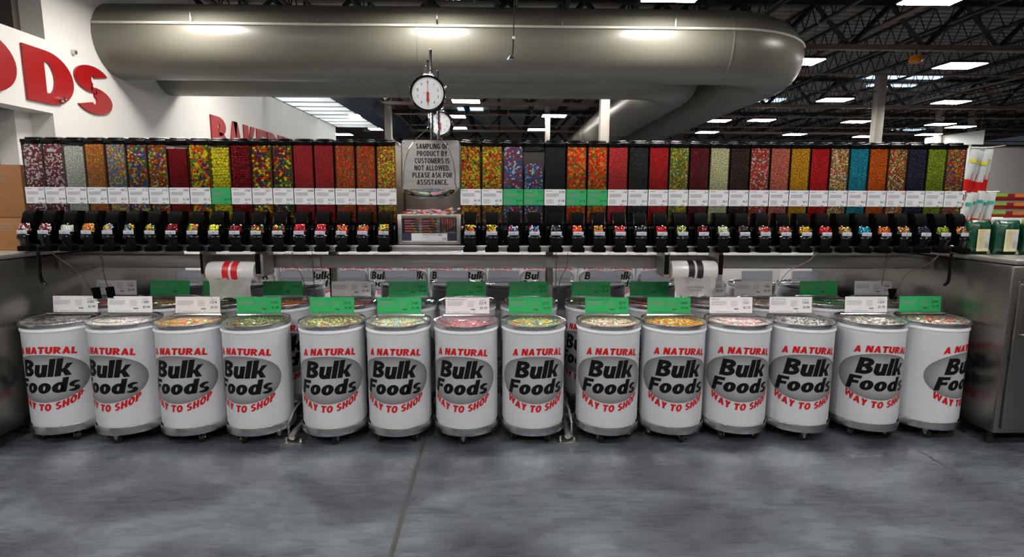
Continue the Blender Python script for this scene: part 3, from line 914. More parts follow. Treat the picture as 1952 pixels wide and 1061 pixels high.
def chute_window():
    mb = MB()
    prof = [(-0.09, 1.504), (-0.112, 1.506), (-0.13, 1.498), (-0.144, 1.478), (-0.149, 1.452), (-0.147, 1.432)]
    vs, fs = [], []
    nx = 9
    for i in range(nx):
        t = i / (nx - 1) * 2 - 1
        for y, z in prof:
            vs.append((t * 0.040, y + 0.014 * t * t, z - 0.006 * t * t))
    L = len(prof)
    for i in range(nx - 1):
        for j in range(L - 1):
            fs.append((i * L + j, i * L + j + 1, (i + 1) * L + j + 1, (i + 1) * L + j))
    mb.add(vs, fs, M['clear'])
    for t in (-1, 1):
        vs = [(t * 0.040, y + 0.014, z - 0.006) for y, z in prof] + [(t * 0.040, -0.09, 1.432)]
        mb.add(vs, [tuple(range(len(vs)))], M['clear'])
    return mb.mesh('chute_window')
def chute_tab():
    mb = MB()
    mb.box(-0.036, 0.036, -0.154, -0.149, 1.426, 1.452, M['pale_tab'], 0.002)
    mb.lathe([(0, -0.1555), (0.003, -0.1555), (0.003, -0.153), (0, -0.153)], M['ink'], 10, center=(0, 0, 1.44), axis='y')
    return mb.mesh('label_tab')
def handle():
    mb = MB()
    P = [(-0.13, 1.428), (-0.15, 1.426), (-0.163, 1.412), (-0.165, 1.395), (-0.155, 1.378), (-0.15, 1.36), (-0.15, 1.338), (-0.10, 1.338), (-0.10, 1.428)]
    nx = 9
    vs, fs = [], []
    for i in range(nx):
        t = i / (nx - 1) * 2 - 1
        for (y, z) in P:
            wd = 0.043 if z > 1.38 else 0.037
            yy = y + (0.012 * t * t if y < -0.12 else 0)
            vs.append((t * wd, yy, z))
    L = len(P)
    for i in range(nx - 1):
        for j in range(L):
            k = (j + 1) % L
            fs.append((i * L + j, i * L + k, (i + 1) * L + k, (i + 1) * L + j))
    fs.append(tuple(range(L))); fs.append(tuple((nx - 1) * L + j for j in range(L))[::-1])
    mb.add(vs, fs, M['black'])
    return mb.mesh('pull_handle', angle=50)
def spout():
    return MB().box(-0.046, 0.046, -0.158, -0.09, 1.304, 1.342, M['black_matt'], 0.007).mesh('spout_foot')
BM = {'shell': bin_shell(), 'lid': bin_lid(), 'hopper_base': hopper(), 'nozzle_hood': hood(), 'chute_window': chute_window(), 'label_tab': chute_tab(), 'pull_handle': handle(), 'spout_foot': spout()}

def fine_print(mb, x0, x1, z, n, dz, y, h=0.0012):
    for i in range(n):
        xe = x1 - rng.uniform(0, 0.25) * (x1 - x0) * (1 if i == n - 1 else 0.3)
        mb.add([(x0, y, z - i * dz), (xe, y, z - i * dz), (xe, y, z - i * dz + h), (x0, y, z - i * dz + h)], [(0, 1, 2, 3)], M['ink_grey'])

label_me = {}
def bin_label_mesh(num, price, green):
    key = (num, price, green)
    if key in label_me: return label_me[key]
    card = MB().box(-0.0715, 0.0715, -0.0065, -0.005, Z_LAB0, Z_LAB1, M['green_card'] if green else M['white_card']).mesh('price_label', smooth=False)
    mb = MB()
    y = -0.0072
    if num: text_on(mb, num, M['ink'], 0.066, Z_LAB1 - 0.026, y, 0.022, align='RIGHT', bold=0.01, sx=0.92)
    text_on(mb, price, M['ink'], 0.066, Z_LAB0 + 0.026, y, 0.021, align='RIGHT', bold=0.01, sx=0.92)
    mb.add([(-0.062, y, Z_LAB1 - 0.015), (-0.02, y, Z_LAB1 - 0.015), (-0.02, y, Z_LAB1 - 0.011), (-0.062, y, Z_LAB1 - 0.011)], [(0, 1, 2, 3)], M['ink_grey'])
    fine_print(mb, -0.06, 0.03, Z_LAB1 - 0.034, 5, 0.0048, y, 0.0022)
    fine_print(mb, -0.06, -0.01, Z_LAB0 + 0.04, 6, 0.0055, y, 0.0018)
    for i in range(6):
        x = 0.022 + i * 0.0036
        mb.add([(x, y, Z_LAB0 + 0.004), (x + 0.0024, y, Z_LAB0 + 0.004), (x + 0.0024, y, Z_LAB0 + 0.009), (x, y, Z_LAB0 + 0.009)], [(0, 1, 2, 3)], M['ink'])
    label_me[key] = (card, mb.mesh('lettering', smooth=False))
    return label_me[key]

def bin_candy(kind, fill, name='bulk_candy'):
    pal, wts, dims, desc = K[kind]
    big = max(dims) >= 0.0185
    s = (dims[0] + dims[1] + dims[2]) / 3 * (0.98 if max(dims) / min(dims) < 1.3 else 0.86)
    s = max(s, 0.0098)
    hw = HW - 0.003
    pts = []
    layers = 2 if big else 1
    ztop = fill
    for ly in range(layers):
        row = 0
        z = 1.522 + s / 2
        while z < ztop - s / 2:
            off = ((row + ly) % 2) * s / 2
            x = -hw + s / 2 + off
            while x < hw - s / 2 + 1e-6:
                yb = max(0.0, (1.52 - z) * 0.5)
                pts.append((x, yb + s * 0.55 + ly * s * 0.66, z + ly * s * 0.44))
                x += s
            z += s * 0.88
            row += 1
    # top surface going back
    y = s * 1.2
    while y < 0.33:
        x = -hw + s / 2
        while x < hw:
            pts.append((x, y, ztop - s * 0.4))
            x += s
        y += s
    pts = np.array(pts)
    pts += rng.normal(0, s * 0.09, pts.shape) * np.array([1, 0.6, 1])
    mg = min(max(dims), 0.028) * 0.52
    pts[:, 0] = np.clip(pts[:, 0], -hw + mg, hw - mg)
    pts[:, 1] = np.clip(pts[:, 1], mg + 0.001, 0.32)
    pts[:, 2] = np.minimum(pts[:, 2], 2.061 - mg)
    # candies lying in the dosing chute
    cp = []
    sc_ = max(s, 0.011)
    for zz in np.arange(1.445, 1.492, sc_ * 0.85):
        for xx in np.arange(-0.028, 0.029, sc_ * 0.95):
            yb = -0.146 + max(0, (zz - 1.455)) * 0.42 + 10 * xx * xx
            for dd in (0, 0.8, 1.6, 2.4):
                if dd and abs(xx) < 0.02 and zz < 1.49: continue
                if yb + sc_ * (0.6 + dd) > -0.1: continue
                cp.append((xx + rng.uniform(-1, 1) * sc_ * 0.15, yb + sc_ * (0.6 + dd), zz + rng.uniform(-1, 1) * sc_ * 0.15))
    pts = np.vstack([pts, np.array(cp)])
    dm = tuple(min(d, 0.028) for d in dims)
    fine = kind in ('dred',)
    core = (-hw + 0.001, hw - 0.001, s * (0.8 if big else 0.6), 0.33, 1.506, ztop - s * 0.5)
    return candy_mesh(name, pts, dm, pal, wts, 2 if big else 1, M['gummy'] if kind in ('fish', 'hot') else M['candy'], core, None, bend=0.25 if kind in ('runt', 'fish') else 0.0)

bin_i = 0
def make_bin(x0, x1, side, i, spec):
    kind, num, price = spec[:3]
    green = len(spec) > 3
    cx = (x0 + x1) / 2
    Y = 4.0
    root = empty('candy_dispenser', (cx, Y, 0))
    sx = (x1 - x0) / 0.149
    root.scale = (sx, 1, 1)
    desc = K[kind][3]
    if side == 'L':
        n = 17 - i
        where = 'the bin directly left of the sampling sign' if n == 0 else ordinal(n) + ' bin left of the sampling sign'
        if i == 0: where = 'at the very left end of the row'
    else:
        n = i
        where = 'the bin directly right of the sampling sign' if n == 0 else ordinal(n) + ' bin right of the sampling sign'
        if i == 24: where = 'at the very right end of the row'
    tag(root, '%s bin, %s' % (desc.replace(' candies', '').replace(' candy', ''), where), 'dispenser', 'clear gravity dispensers in a row')
    for nm in ('shell', 'lid', 'hopper_base', 'nozzle_hood', 'chute_window', 'label_tab', 'pull_handle', 'spout_foot'):
        put(nm, BM[nm], root)
    c, l = bin_label_mesh(num, price, green)
    co = put('price_label', c, root)
    if green: co['label'] = 'green price label'
    put('lettering', l, co)
    fill = FILL.get((side, i), 2.056)
    o = put('bulk_candy', bin_candy(kind, fill), None, (cx, Y, 0), scale=(sx, 1, 1))
    tag(o, '%s in %s' % (desc, where.replace('at the', 'the bin at the')), 'candy', None, 'stuff')

for i in range(18):
    make_bin(left_edges[i], left_edges[i + 1], 'L', i, BINS_L[i])
for i in range(25):
    make_bin(right_edges[i], right_edges[i + 1], 'R', i, BINS_R[i])

# ------------------------------------------------------------------ rack
rack = empty('dispenser_rack', (0, 0, 0))
tag(rack, 'long stainless steel rack holding the row of clear dispensers', 'rack')
S = M['steel']
MB().box(-3.42, 3.45, 3.925, 3.94, 1.303, 1.346, S, 0.003).box(-3.42, 3.45, 3.94, 5.7, 1.34, 1.346, S).box(-3.42, 3.45, 3.918, 3.945, 1.302, 1.308, M['chrome'], 0.002).build('shelf_rail', rack)
MB().box(-3.3, 3.33, 4.1, 4.13, 1.166, 1.254, S, 0.003).box(-3.3, 3.33, 4.13, 4.2, 1.25, 1.254, S).box(-3.3, 3.33, 4.095, 4.14, 1.160, 1.168, M['chrome']).build('cross_beam', rack)
MB().box(-3.3, 3.33, 4.09, 5.4, 1.29, 1.302, S).build('shelf_underside', rack)
MB().box(-3.40, 3.43, 4.36, 4.375, 1.35, 2.05, S).build('divider_panel', rack)
MB().box(-0.755, -0.3, 4.33, 4.345, 1.35, 2.11, S, 0.003).build('sign_backing_panel', rack)
for x in (-1.392, 0.412):
    MB().box(x - 0.028, x + 0.028, 4.5, 4.56, 0.05, 1.3, S, 0.004).box(x - 0.034, x - 0.030, 4.49, 4.57, 0.05, 1.3, M['black']).build('post', rack)
    MB().box(x - 0.07, x + 0.03, 4.085, 4.099, 1.17, 1.25, S, 0.003).build('bracket', rack)
for x in (-1.44, 0.468):
    mb = MB()
    mb.tube([(x, 4.6, 0.06), (x, 3.75, 0.06), (x, 3.63, 0.06), (x, 3.57, 0.045)], 0.022, S, 10)
    mb.tube([(x + 0.03 * (1 if x > 0 else -1), 3.60, 0.03), (x + 0.03 * (1 if x > 0 else -1), 3.60, 0.13), (x + 0.02 * (1 if x > 0 else -1), 3.68, 0.2), (x, 3.9, 0.24)], 0.008, M['chrome'], 8)
    mb.build('foot_tube', rack)
    MB().box(x - 0.075, x + 0.075, 3.545, 3.68, 0.0, 0.008, S, 0.002).lathe([(0, 0.008), (0.01, 0.008), (0.01, 0.04), (0, 0.042)], M['chrome'], 10, (x - 0.05, 3.6, 0)).lathe([(0, 0.008), (0.01, 0.008), (0.01, 0.03), (0, 0.032)], M['chrome'], 10, (x + 0.05, 3.6, 0)).build('foot_plate', rack)
MB().box(-3.28, 3.3, 3.985, 4.45, 0.0, 0.0445, S, 0.004).build('floor_platform', rack)
for x in (-3.0, -2.02, -0.83, -0.71, 0.35, 2.2, 3.0):
    for z in (1.18, 1.238):
        MB().lathe([(0, 4.094), (0.006, 4.094), (0.006, 4.1), (0, 4.1)], M['chrome'], 8, center=(x, 0, z), axis='y').build('bolt', rack)

# bag roll holders ---------------------------------------------------
def roll(x0, x1, zc, printm, lab, words):
    y = 3.93
    r = empty('bag_roll', ((x0 + x1) / 2, y, zc))
    tag(r, lab, 'bag roll', None)
    R = 0.077
    hw = (x1 - x0) / 2
    MB().lathe([(0.018, -hw), (R * 0.92, -hw), (R, -hw + 0.02), (R * 1.01, 0), (R, hw - 0.02), (R * 0.92, hw), (0.018, hw)], M['roll'], 32, axis='x').build('rolled_bags', r)
    mb = MB()
    for (a, b) in ((-0.05, -0.004), (0.012, 0.058)):
        mb.lathe([(R * 1.012, a), (R * 1.018, a + 0.002), (R * 1.018, b - 0.002), (R * 1.012, b)], printm, 32, axis='x')
    for k, xx in enumerate((-0.12, -0.1, 0.1, 0.13)):
        mb.lathe([(R * 1.012, xx), (R * 1.016, xx + 0.003), (R * 1.012, xx + 0.006)], printm, 20, axis='x', a0=-2.0 + k * 0.2, a1=-1.1 + k * 0.2)
    mb.build('printed_band', r)
    MB().lathe([(0, -hw - 0.03), (0.014, -hw - 0.03), (0.014, hw + 0.03), (0, hw + 0.03)], M['steel'], 14, axis='x').build('spindle', r)
    # loose bag hanging off the back of the roll
    vs, fs = [], []
    nx, nz = 9, 7
    for i in range(nx):
        for j in range(nz):
            t = j / (nz - 1)
            x = -hw * 0.92 + 2 * hw * 0.92 * i / (nx - 1)
            vs.append((x * (1 - 0.12 * t), -R * 0.9 + 0.012 * math.sin(i * 1.9 + j), -0.04 - 0.14 * t + 0.01 * math.sin(i * 2.3)))
    for i in range(nx - 1):
        for j in range(nz - 1):
            fs.append((i * nz + j, i * nz + j + 1, (i + 1) * nz + j + 1, (i + 1) * nz + j))
    MB().add(vs, fs, M['film']).build('loose_bag', r)
    if words:
        mb = MB()
        text_on(mb, words[0], M['ink'], 0.0, -0.115, -R * 0.9 - 0.016, 0.017, align='CENTER')
        text_on(mb, words[1], M['ink'], 0.0, -0.138, -R * 0.9 - 0.016, 0.017, align='CENTER')
        mb.build('lettering', r)
    return r
roll(-2.104, -1.767, 1.15, M['red_print'], 'white plastic bag roll with red print under the left dispensers', None)
roll(1.245, 1.578, 1.163, M['ink'], 'clear plastic bag roll with black print under the right dispensers', ('LIGHT PRESSURE', 'LOCK SHUT'))
for k, (xa, xb, lb) in enumerate([(-2.155, -2.135, 'dark roll bracket left of the red printed bag roll'), (-1.765, -1.71, 'steel roll bracket right of the red printed bag roll'),
                                  (1.19, 1.235, 'steel roll bracket left of the black printed bag roll'), (1.588, 1.625, 'dark roll bracket right of the black printed bag roll')]):
    o = MB().box(xa, xb, 3.9, 4.09, 1.12, 1.30, M['steel'], 0.003).box(xa + 0.003, min(xb, xa + 0.038), 3.893, 3.9, 1.14, 1.285, M['black']).build('roll_bracket', None)
    tag(o, lb, 'bracket', 'brackets holding the bag rolls')

# sign, scale, necklace box -------------------------------------------
sg = empty('sampling_sign', (-0.502, 3.96, 1.92))
tag(sg, 'steel plate sign asking not to sample product, between the dispensers', 'sign')
def rrect(hw, hh, r, n=5):
    pts = []
    for cx, cz, a0 in ((hw - r, hh - r, 0), (-hw + r, hh - r, PI / 2), (-hw + r, -hh + r, PI), (hw - r, -hh + r, 3 * PI / 2)):
        for k in range(n + 1):
            a = a0 + PI / 2 * k / n
            pts.append((cx + r * math.cos(a), cz + r * math.sin(a)))
    return pts
MB().prism_y(rrect(0.208, 0.178, 0.018), 0.0, 0.006, S).build('plate', sg)
po, pi_ = rrect(0.209, 0.179, 0.019), rrect(0.204, 0.174, 0.015)
mb = MB()
n = len(po)
mb.add([(x, -0.0012, z) for x, z in po] + [(x, -0.0012, z) for x, z in pi_], [(i, (i + 1) % n, n + (i + 1) % n, n + i) for i in range(n)], M['ink'])
mb.build('border_line', sg, smooth=False)
mb = MB()
for k, t in enumerate(['SAMPLING OF', 'PRODUCT BY', 'CUSTOMERS IS', 'NOT ALLOWED.', 'PLEASE ASK FOR', 'ASSISTANCE.']):
    vs, fs = block_geo(t, FONT_B, 0.11)
    wd = max(a for a, b in vs)
    kx = 0.0375 * 0.62
    mb.add([(0.01 + (a - wd / 2) * kx, -0.0015, 0.112 - k * 0.0505 + b * 0.0375) for a, b in vs], fs, M['ink'])
mb.box(-0.06, 0.06, -0.0016, -0.001, -0.172, -0.168, M['ink'])
mb.build('lettering', sg, smooth=False)
for (x, z) in ((-0.19, 0.16), (0.19, 0.16)):
    MB().lathe([(0, -0.004), (0.005, -0.003), (0.006, 0.0)], M['chrome'], 10, center=(x, 0, z), axis='y').build('screw', sg)
for x in (-0.12, 0.12):
    MB().box(x - 0.012, x + 0.012, 0.006, 0.368, -0.13, -0.11, S).build('standoff', sg, smooth=False)

def scale_thing(loc, rot, lab):
    r = empty('hanging_scale', loc, rot)
    tag(r, lab, 'scale', 'dial scales hung over the dispensers')
    R = 0.108
    MB().lathe([(0, 0.075), (R * 0.9, 0.075), (R, 0.06), (R, -0.0), (R * 1.03, -0.008), (R * 1.0, -0.018), (R * 0.9, -0.014), (R * 0.9, -0.004)], M['black'], 48, axis='y').build('housing', r)
    d = MB().lathe([(0, -0.006), (R * 0.90, -0.006), (R * 0.90, -0.002)], M['dial'], 48, axis='y').build('dial', r)
    mb = MB()
    for k in range(10):
        a = PI / 2 - 2 * PI * k / 10
        vs, fs = text_geo(str(k), 0.024, align='CENTER')
        mb.add([(u + 0.066 * math.cos(a), -0.008, v - 0.0085 + 0.066 * math.sin(a)) for u, v in vs], fs, M['ink'])
    for k in range(100):
        a = 2 * PI * k / 100
        if k % 10 in (0,): continue
        r0, r1 = 0.084, 0.087 if k % 5 else 0.09
        dx, dz = -math.sin(a) * 0.0005, math.cos(a) * 0.0005
        mb.add([(r0 * math.cos(a) - dx, -0.008, r0 * math.sin(a) - dz), (r1 * math.cos(a) - dx, -0.008, r1 * math.sin(a) - dz), (r1 * math.cos(a) + dx, -0.008, r1 * math.sin(a) + dz), (r0 * math.cos(a) + dx, -0.008, r0 * math.sin(a) + dz)], [(0, 1, 2, 3)], M['ink'])
    mb.build('numerals', d, smooth=False)
    MB().prism_y([(-0.0015, -0.01), (0.0015, -0.01), (0.001, 0.085), (-0.001, 0.085)], -0.012, -0.011, M['needle']).prism_y([(0, -0.062), (0.009, -0.045), (0.006, -0.015), (0.009, 0.0), (0, 0.012), (-0.009, 0.0), (-0.006, -0.015), (-0.009, -0.045)], -0.013, -0.011, M['needle']).build('needle', r, smooth=False)
    MB().lathe([(R * 0.3, 0.0), (R * 0.33, 0.0)], M['black'], 8).box(-0.03, 0.03, 0.01, 0.05, R - 0.006, R + 0.012, M['chrome'], 0.004).build('top_mount', r)
    MB().tube([(0, 0.03, R + 0.01), (0, 0.03, R + 0.025), (0.013, 0.03, R + 0.034), (0.014, 0.03, R + 0.046), (0, 0.03, R + 0.052), (-0.013, 0.03, R + 0.06), (-0.012, 0.03, R + 0.075), (0.0, 0.03, R + 0.084)], 0.0035, M['chrome'], 8).build('hook', r)
    MB().tube([(0, 0.03, -R + 0.01), (0, 0.03, -R - 0.03), (0.008, 0.03, -R - 0.05), (0, 0.03, -R - 0.06)], 0.005, M['chrome'], 8).build('bottom_hook', r)
    for s in (-1, 1):
        MB().lathe([(0, 0), (0.006, 0), (0.006, 0.012), (0, 0.014)], M['chrome'], 8, center=(s * (R + 0.003), 0.02, 0.04)).build('knob', r)
    return r
scale_thing((-0.455, 3.5, 2.325), (0, 0, 0.06), 'round black and white dial scale hanging in front of the steel sign')
scale_thing((-0.545, 5.05, 2.36), (0, 0, -0.25), 'second dial scale hanging behind the front one, partly hidden')
# wire bail and pan
pb = empty('scale_pan', (-0.458, 3.53, 1.73))
tag(pb, 'shallow steel weighing pan hanging on wires below the front scale', 'pan')
R = 0.165
MB().lathe([(0, -0.052), (0.06, -0.05), (0.12, -0.036), (R - 0.01, -0.008), (R, 0.002), (R + 0.006, 0.004), (R + 0.004, -0.002), (R - 0.006, -0.012), (0.12, -0.04), (0.06, -0.054), (0, -0.056)], M['chrome'], 48).build('dish', pb)
mb = MB()
for s in (-1, 1):
    p = [(0, 0, 0.425), (0.0, 0, 0.40), (s * 0.012, 0, 0.385), (s * 0.03, 0, 0.365), (s * 0.08, 0, 0.325), (s * 0.125, 0, 0.265), (s * 0.155, 0, 0.18), (s * 0.165, 0, 0.10), (s * 0.163, 0, 0.05), (s * 0.172, 0, 0.02), (s * 0.168, 0, -0.002), (s * 0.18, 0, 0.012), (s * 0.205, 0, 0.026)]
    mb.tube(p, 0.0028, M['chrome'], 8)
mb.build('wire_hanger', pb)
# poles
for (x, y, zt, yf, lab) in [(-0.547, 4.42, 2.83, 3.52, 'steel pole with forward arm carrying the front dial scale'), (-0.53, 4.72, 2.743, 5.03, 'thinner steel pole carrying the rear dial scale')]:
    r = empty('scale_pole', (x, y, 0))
    tag(r, lab, 'pole', 'poles carrying the scales')
    zh = 2.325 + 0.108 + 0.086 if yf < 4 else 2.36 + 0.108 + 0.09
    MB().box(-0.012, 0.0, -0.012, 0.012, 1.35, zt, M['chrome'], 0.002).box(0.001, 0.012, -0.012, 0.012, 1.35, zt, M['black'], 0.002).build('upright', r)
    MB().tube([(0, 0, zh - 0.02), (0.008, (yf - y) * 0.5, zh + 0.0), (-0.455 - x if yf < 4 else -0.54 - x, yf - y, zh + 0.005)], 0.007, M['black'], 8).build('arm', r)
    MB().box(-0.04, 0.04, -0.04, 0.04, 1.351, 1.357, M['steel']).build('base_plate', r)

# necklace box
nb = empty('display_box', (-0.52, 3.95, 1.352))
tag(nb, 'grey steel box with a window onto packed candy necklaces', 'box')
hw, H_ = 0.229, 0.216
mb = MB()
mb.box(-hw, -hw + 0.03, 0, 0.012, 0, H_, S, 0.002).box(hw - 0.03, hw, 0, 0.012, 0, H_, S, 0.002).box(-hw + 0.03, hw - 0.03, 0, 0.012, H_ - 0.022, H_, S, 0.002).box(-hw + 0.03, hw - 0.03, 0, 0.012, 0, 0.026, S, 0.002)
mb.box(-hw, -hw + 0.004, 0.012, 0.3, 0, H_, S).box(hw - 0.004, hw, 0.012, 0.3, 0, H_, S).box(-hw, hw, 0.296, 0.3, 0, H_, S).box(-hw + 0.004, hw - 0.004, 0.012, 0.296, 0, 0.004, S)
mb.build('case', nb)
MB().box(-hw + 0.03, hw - 0.03, 0.003, 0.0045, 0.026, H_ - 0.022, M['clear']).build('window', nb, smooth=False)
MB().box(-hw + 0.03, hw - 0.03, -0.001, 0.002, 0.026, 0.082, M['navy']).build('label_strip', nb, smooth=False)
c = MB().box(-0.13, 0.13, -0.0025, -0.001, 0.026, 0.08, M['white_card']).build('price_card', nb, smooth=False)
mb = MB()
text_on(mb, 'CANDY NECKLACE', M['ink'], 0.01, 0.066, -0.0032, 0.014, align='CENTER')
text_on(mb, '15¢', M['ink'], 0.125, 0.033, -0.0032, 0.024, align='RIGHT')
fine_print(mb, -0.05, 0.0, 0.055, 1, 0.004, -0.0032)
for i in range(7):
    mb.add([(0.068 + i * 0.0035, -0.0032, 0.064), (0.0705 + i * 0.0035, -0.0032, 0.064), (0.0705 + i * 0.0035, -0.0032, 0.072), (0.068 + i * 0.0035, -0.0032, 0.072)], [(0, 1, 2, 3)], M['ink'])
mb.build('lettering', c, smooth=False)
# packets seen in the window: 3 columns of wrapped necklaces, each a thing
def packet(cols, ln=0.1):
    mb = MB()
    mb.box(-ln / 2, ln / 2, -0.004, 0.004, -0.007, 0.007, M['film'], 0.003)
    return mb
pk_cols = [M['pkg_red'], M['red_print'], M['pkg_orange'], M['yellow_print'], M['bag_green'], M['pkg_blue'], M['pale_tab']]
pm = []
for v in range(6):
    mb = MB()
    mb.box(-0.055, 0.02, -0.005, 0.005, -0.0075, 0.0075, pk_cols[0 if v % 2 else 1], 0.003)
    for j in range(5):
        x = -0.002 + j * 0.011
        mb.lathe([(0.0, -0.006), (0.0065, -0.005), (0.0065, 0.005), (0.0, 0.006)], pk_cols[(v + j) % 6], 10, center=(x, -0.002, 0), axis='x')
    mb.box(0.045, 0.07, -0.003, 0.003, -0.008, 0.008, M['film'], 0.002)
    mb.tube([(-0.055, -0.006, 0.004), (0.03, -0.0065, 0.003)], 0.0012, M['white_card'], 5)
    pm.append(mb.mesh('necklace_packet'))
cnt = 0
for cidx, (cx, rot) in enumerate(((-0.125, 0), (0.005, 0), (0.115, PI / 2))):
    for rr in range(6):
        if cidx == 2:
            loc = (-0.52 + 0.095 + rr * 0.017, 3.966, 1.352 + 0.14)
        else:
            loc = (-0.52 + cx, 3.966, 1.352 + 0.092 + rr * 0.0185)
        o = put('necklace_packet', pm[(rr + cidx * 2) % 6], None, loc, (0, rot, 0))
        lv = ['lowest', 'second from the bottom', 'third from the bottom', 'fourth from the bottom', 'second from the top', 'topmost'][rr]
        us = ['first from the left', 'second from the left', 'third from the left', 'fourth from the left', 'second from the right', 'last at the right'][rr]
        tag(o, ['flat wrapped candy necklace in the left stack of the box, ' + lv, 'flat wrapped candy necklace in the middle stack of the box, ' + lv, 'upright wrapped candy necklace in the box, ' + us][cidx], 'candy packet', ['left stack of necklaces in the box', 'middle stack of necklaces in the box', 'upright necklaces in the box'][cidx])
# packets heaped on top of the box
MB().box(-hw + 0.004, hw - 0.004, 0.03, 0.296, H_ - 0.03, H_ - 0.026, S).build('top_tray', nb, smooth=False)
for k in range(22):
    x = -0.20 + 0.4 * ((k * 0.618) % 1.0)
    o = put('necklace_packet', pm[k % 6], None, (-0.52 + x * 0.85, 3.99 + 0.05 * (k % 3), 1.352 + H_ + 0.0 + 0.012 * (k % 3)), (random.uniform(-.5, .5), random.uniform(-0.35, 0.35), random.uniform(-0.6, 0.6)))
    tag(o, 'loose wrapped candy necklace in the heap on top of the steel box', 'candy packet', 'necklaces heaped on the box')

# ------------------------------------------------------------------ drums
R_L, R_B = 0.228, 0.219
def drum_body():
    return MB().lathe([(0, 0.0), (R_B - 0.009, 0.0), (R_B - 0.006, 0.03), (R_B, 0.045), (R_B, 0.680), (R_B + 0.002, 0.684), (R_B + 0.006, 0.690), (R_B + 0.006, 0.698), (R_B + 0.002, 0.706), (R_B + 0.001, 0.712), (R_B + 0.001, 0.735),
                       (R_B - 0.006, 0.735), (R_B - 0.006, 0.66), (0, 0.66)], M['drum'], 112).mesh('body')
def drum_rim():
    return MB().lathe([(R_B + 0.001, 0.716), (R_L - 0.002, 0.716), (R_L, 0.722), (R_L, 0.738), (R_L - 0.002, 0.744), (R_L - 0.012, 0.744), (R_L - 0.012, 0.737), (R_B + 0.001, 0.737)], M['alu'], 64).mesh('locking_ring')
def drum_lid():
    mb = MB()
    mb.lathe([(0, 0.752), (0.17, 0.752), (0.19, 0.746), (0.214, 0.746), (0.2265, 0.748), (0.2265, 0.744)], M['lid_clear'], 64)
    return mb.mesh('lid')
def lid_ridge():
    mb = MB()
    p = [(0.185 * math.cos(a), 0.185 * math.sin(a), 0.753) for a in np.linspace(PI * 0.86, PI * 2.14, 30)]
    mb.tube(p, 0.0028, M['clear2'], 6)
    mb.tube([(-0.168, 0.085, 0.757), (0.168, 0.085, 0.757)], 0.005, M['clear2'], 6)
    mb.tube([(-0.05, -0.07, 0.754), (0.05, -0.07, 0.754)], 0.002, M['clear2'], 6)
    return mb.mesh('lid_ridge')
M['clear2'] = clear_mat('thick_clear_plastic', (0.82, 0.84, 0.84, 1), 0.1, 1.9, haze=0.18)

def wrap(vs2, z0, R, arc=0.0, off=0.0):
    out = []
    for x, y in vs2:
        yy = y + arc * x * x
        th = x / R
        out.append(((R + off) * math.sin(th), -(R + off) * math.cos(th), z0 + yy))
    return out
def sliced(vs, fs, step=0.01):
    bm = bmesh.new()
    bv = [bm.verts.new((a, b, 0)) for a, b in vs]
    for f in fs:
        try: bm.faces.new([bv[i] for i in f])
        except ValueError: pass
    bmesh.ops.recalc_face_normals(bm, faces=bm.faces)
    xs = [a for a, b in vs]
    x = math.floor(min(xs) / step) * step
    while x < max(xs):
        bmesh.ops.bisect_plane(bm, geom=bm.verts[:] + bm.edges[:] + bm.faces[:], plane_co=(x, 0, 0), plane_no=(1, 0, 0))
        x += step
    bm.verts.index_update()
    r = ([(v.co.x, v.co.y) for v in bm.verts], [[v.index for v in f.verts] for f in bm.faces])
    bm.free()
    return r
def fit_text(s, x0, x1, cap, base, bold, shear, arc, m, mb, shrink=0.0):
    vs, fs = block_geo(s, FONT_A if s in ('Bulk', 'Foods') else FONT_R, 0.05 if s in ('Bulk', 'Foods') else 0.09, shear)
    k = cap
    xa, xb = min(a for a, b in vs), max(a for a, b in vs)
    sx = (x1 - x0) / (xb - xa)
    pts = [((a - xa) * sx + x0, b * k + base) for a, b in vs]
    pts, fs = sliced(pts, fs)
    mb.add(wrap(pts, 0, R_B, arc, 0.0021), fs, m)
def logo_meshes():
    ox = 0.0
    # oval
    N, Rn = 72, 18
    hw_, hh = 0.272, 0.166
    zc = 0.372
    vs, cols, fs = [], [], []
    for j in range(Rn + 1):
        t = j / Rn
        for k in range(N):
            a = 2 * PI * k / N
            x, z = hw_ * t * math.cos(a), hh * t * math.sin(a)
            th = x / R_B
            vs.append(((R_B + 0.0011) * math.sin(th), -(R_B + 0.0011) * math.cos(th), zc + z))
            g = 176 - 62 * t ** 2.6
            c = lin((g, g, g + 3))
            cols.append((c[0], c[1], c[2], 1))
    for j in range(Rn):
        for k in range(N):
            fs.append((j * N + k, j * N + (k + 1) % N, (j + 1) * N + (k + 1) % N, (j + 1) * N + k))
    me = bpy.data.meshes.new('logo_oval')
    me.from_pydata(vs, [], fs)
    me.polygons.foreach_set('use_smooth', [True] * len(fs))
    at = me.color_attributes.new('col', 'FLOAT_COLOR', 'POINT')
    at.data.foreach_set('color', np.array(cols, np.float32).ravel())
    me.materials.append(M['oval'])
    mb = MB()
    fit_text('Bulk', -0.155, 0.178, 0.118, 0.385, 0.075, 0.22, -0.1, M['logo_black'], mb)
    fit_text('Foods', -0.208, 0.205, 0.098, 0.272, 0.075, 0.22, -0.1, M['logo_black'], mb)
    blk = mb.mesh('logo_lettering', smooth=True, angle=20)
    mb = MB()
    fit_text('A NATURAL', -0.175, 0.205, 0.047, 0.546, 0.07, 0.16, -0.55, M['logo_red'], mb)
    red = mb.mesh('upper_slogan', smooth=True, angle=20)
    mb = MB()
    fit_text('WAY TO SHOP', -0.205, 0.218, 0.049, 0.148, 0.07, 0.16, 1.55, M['logo_red'], mb)
    red2 = mb.mesh('lower_slogan', smooth=True, angle=20)
    return me, blk, red, red2
OV, LB, LR, LR2 = logo_meshes()
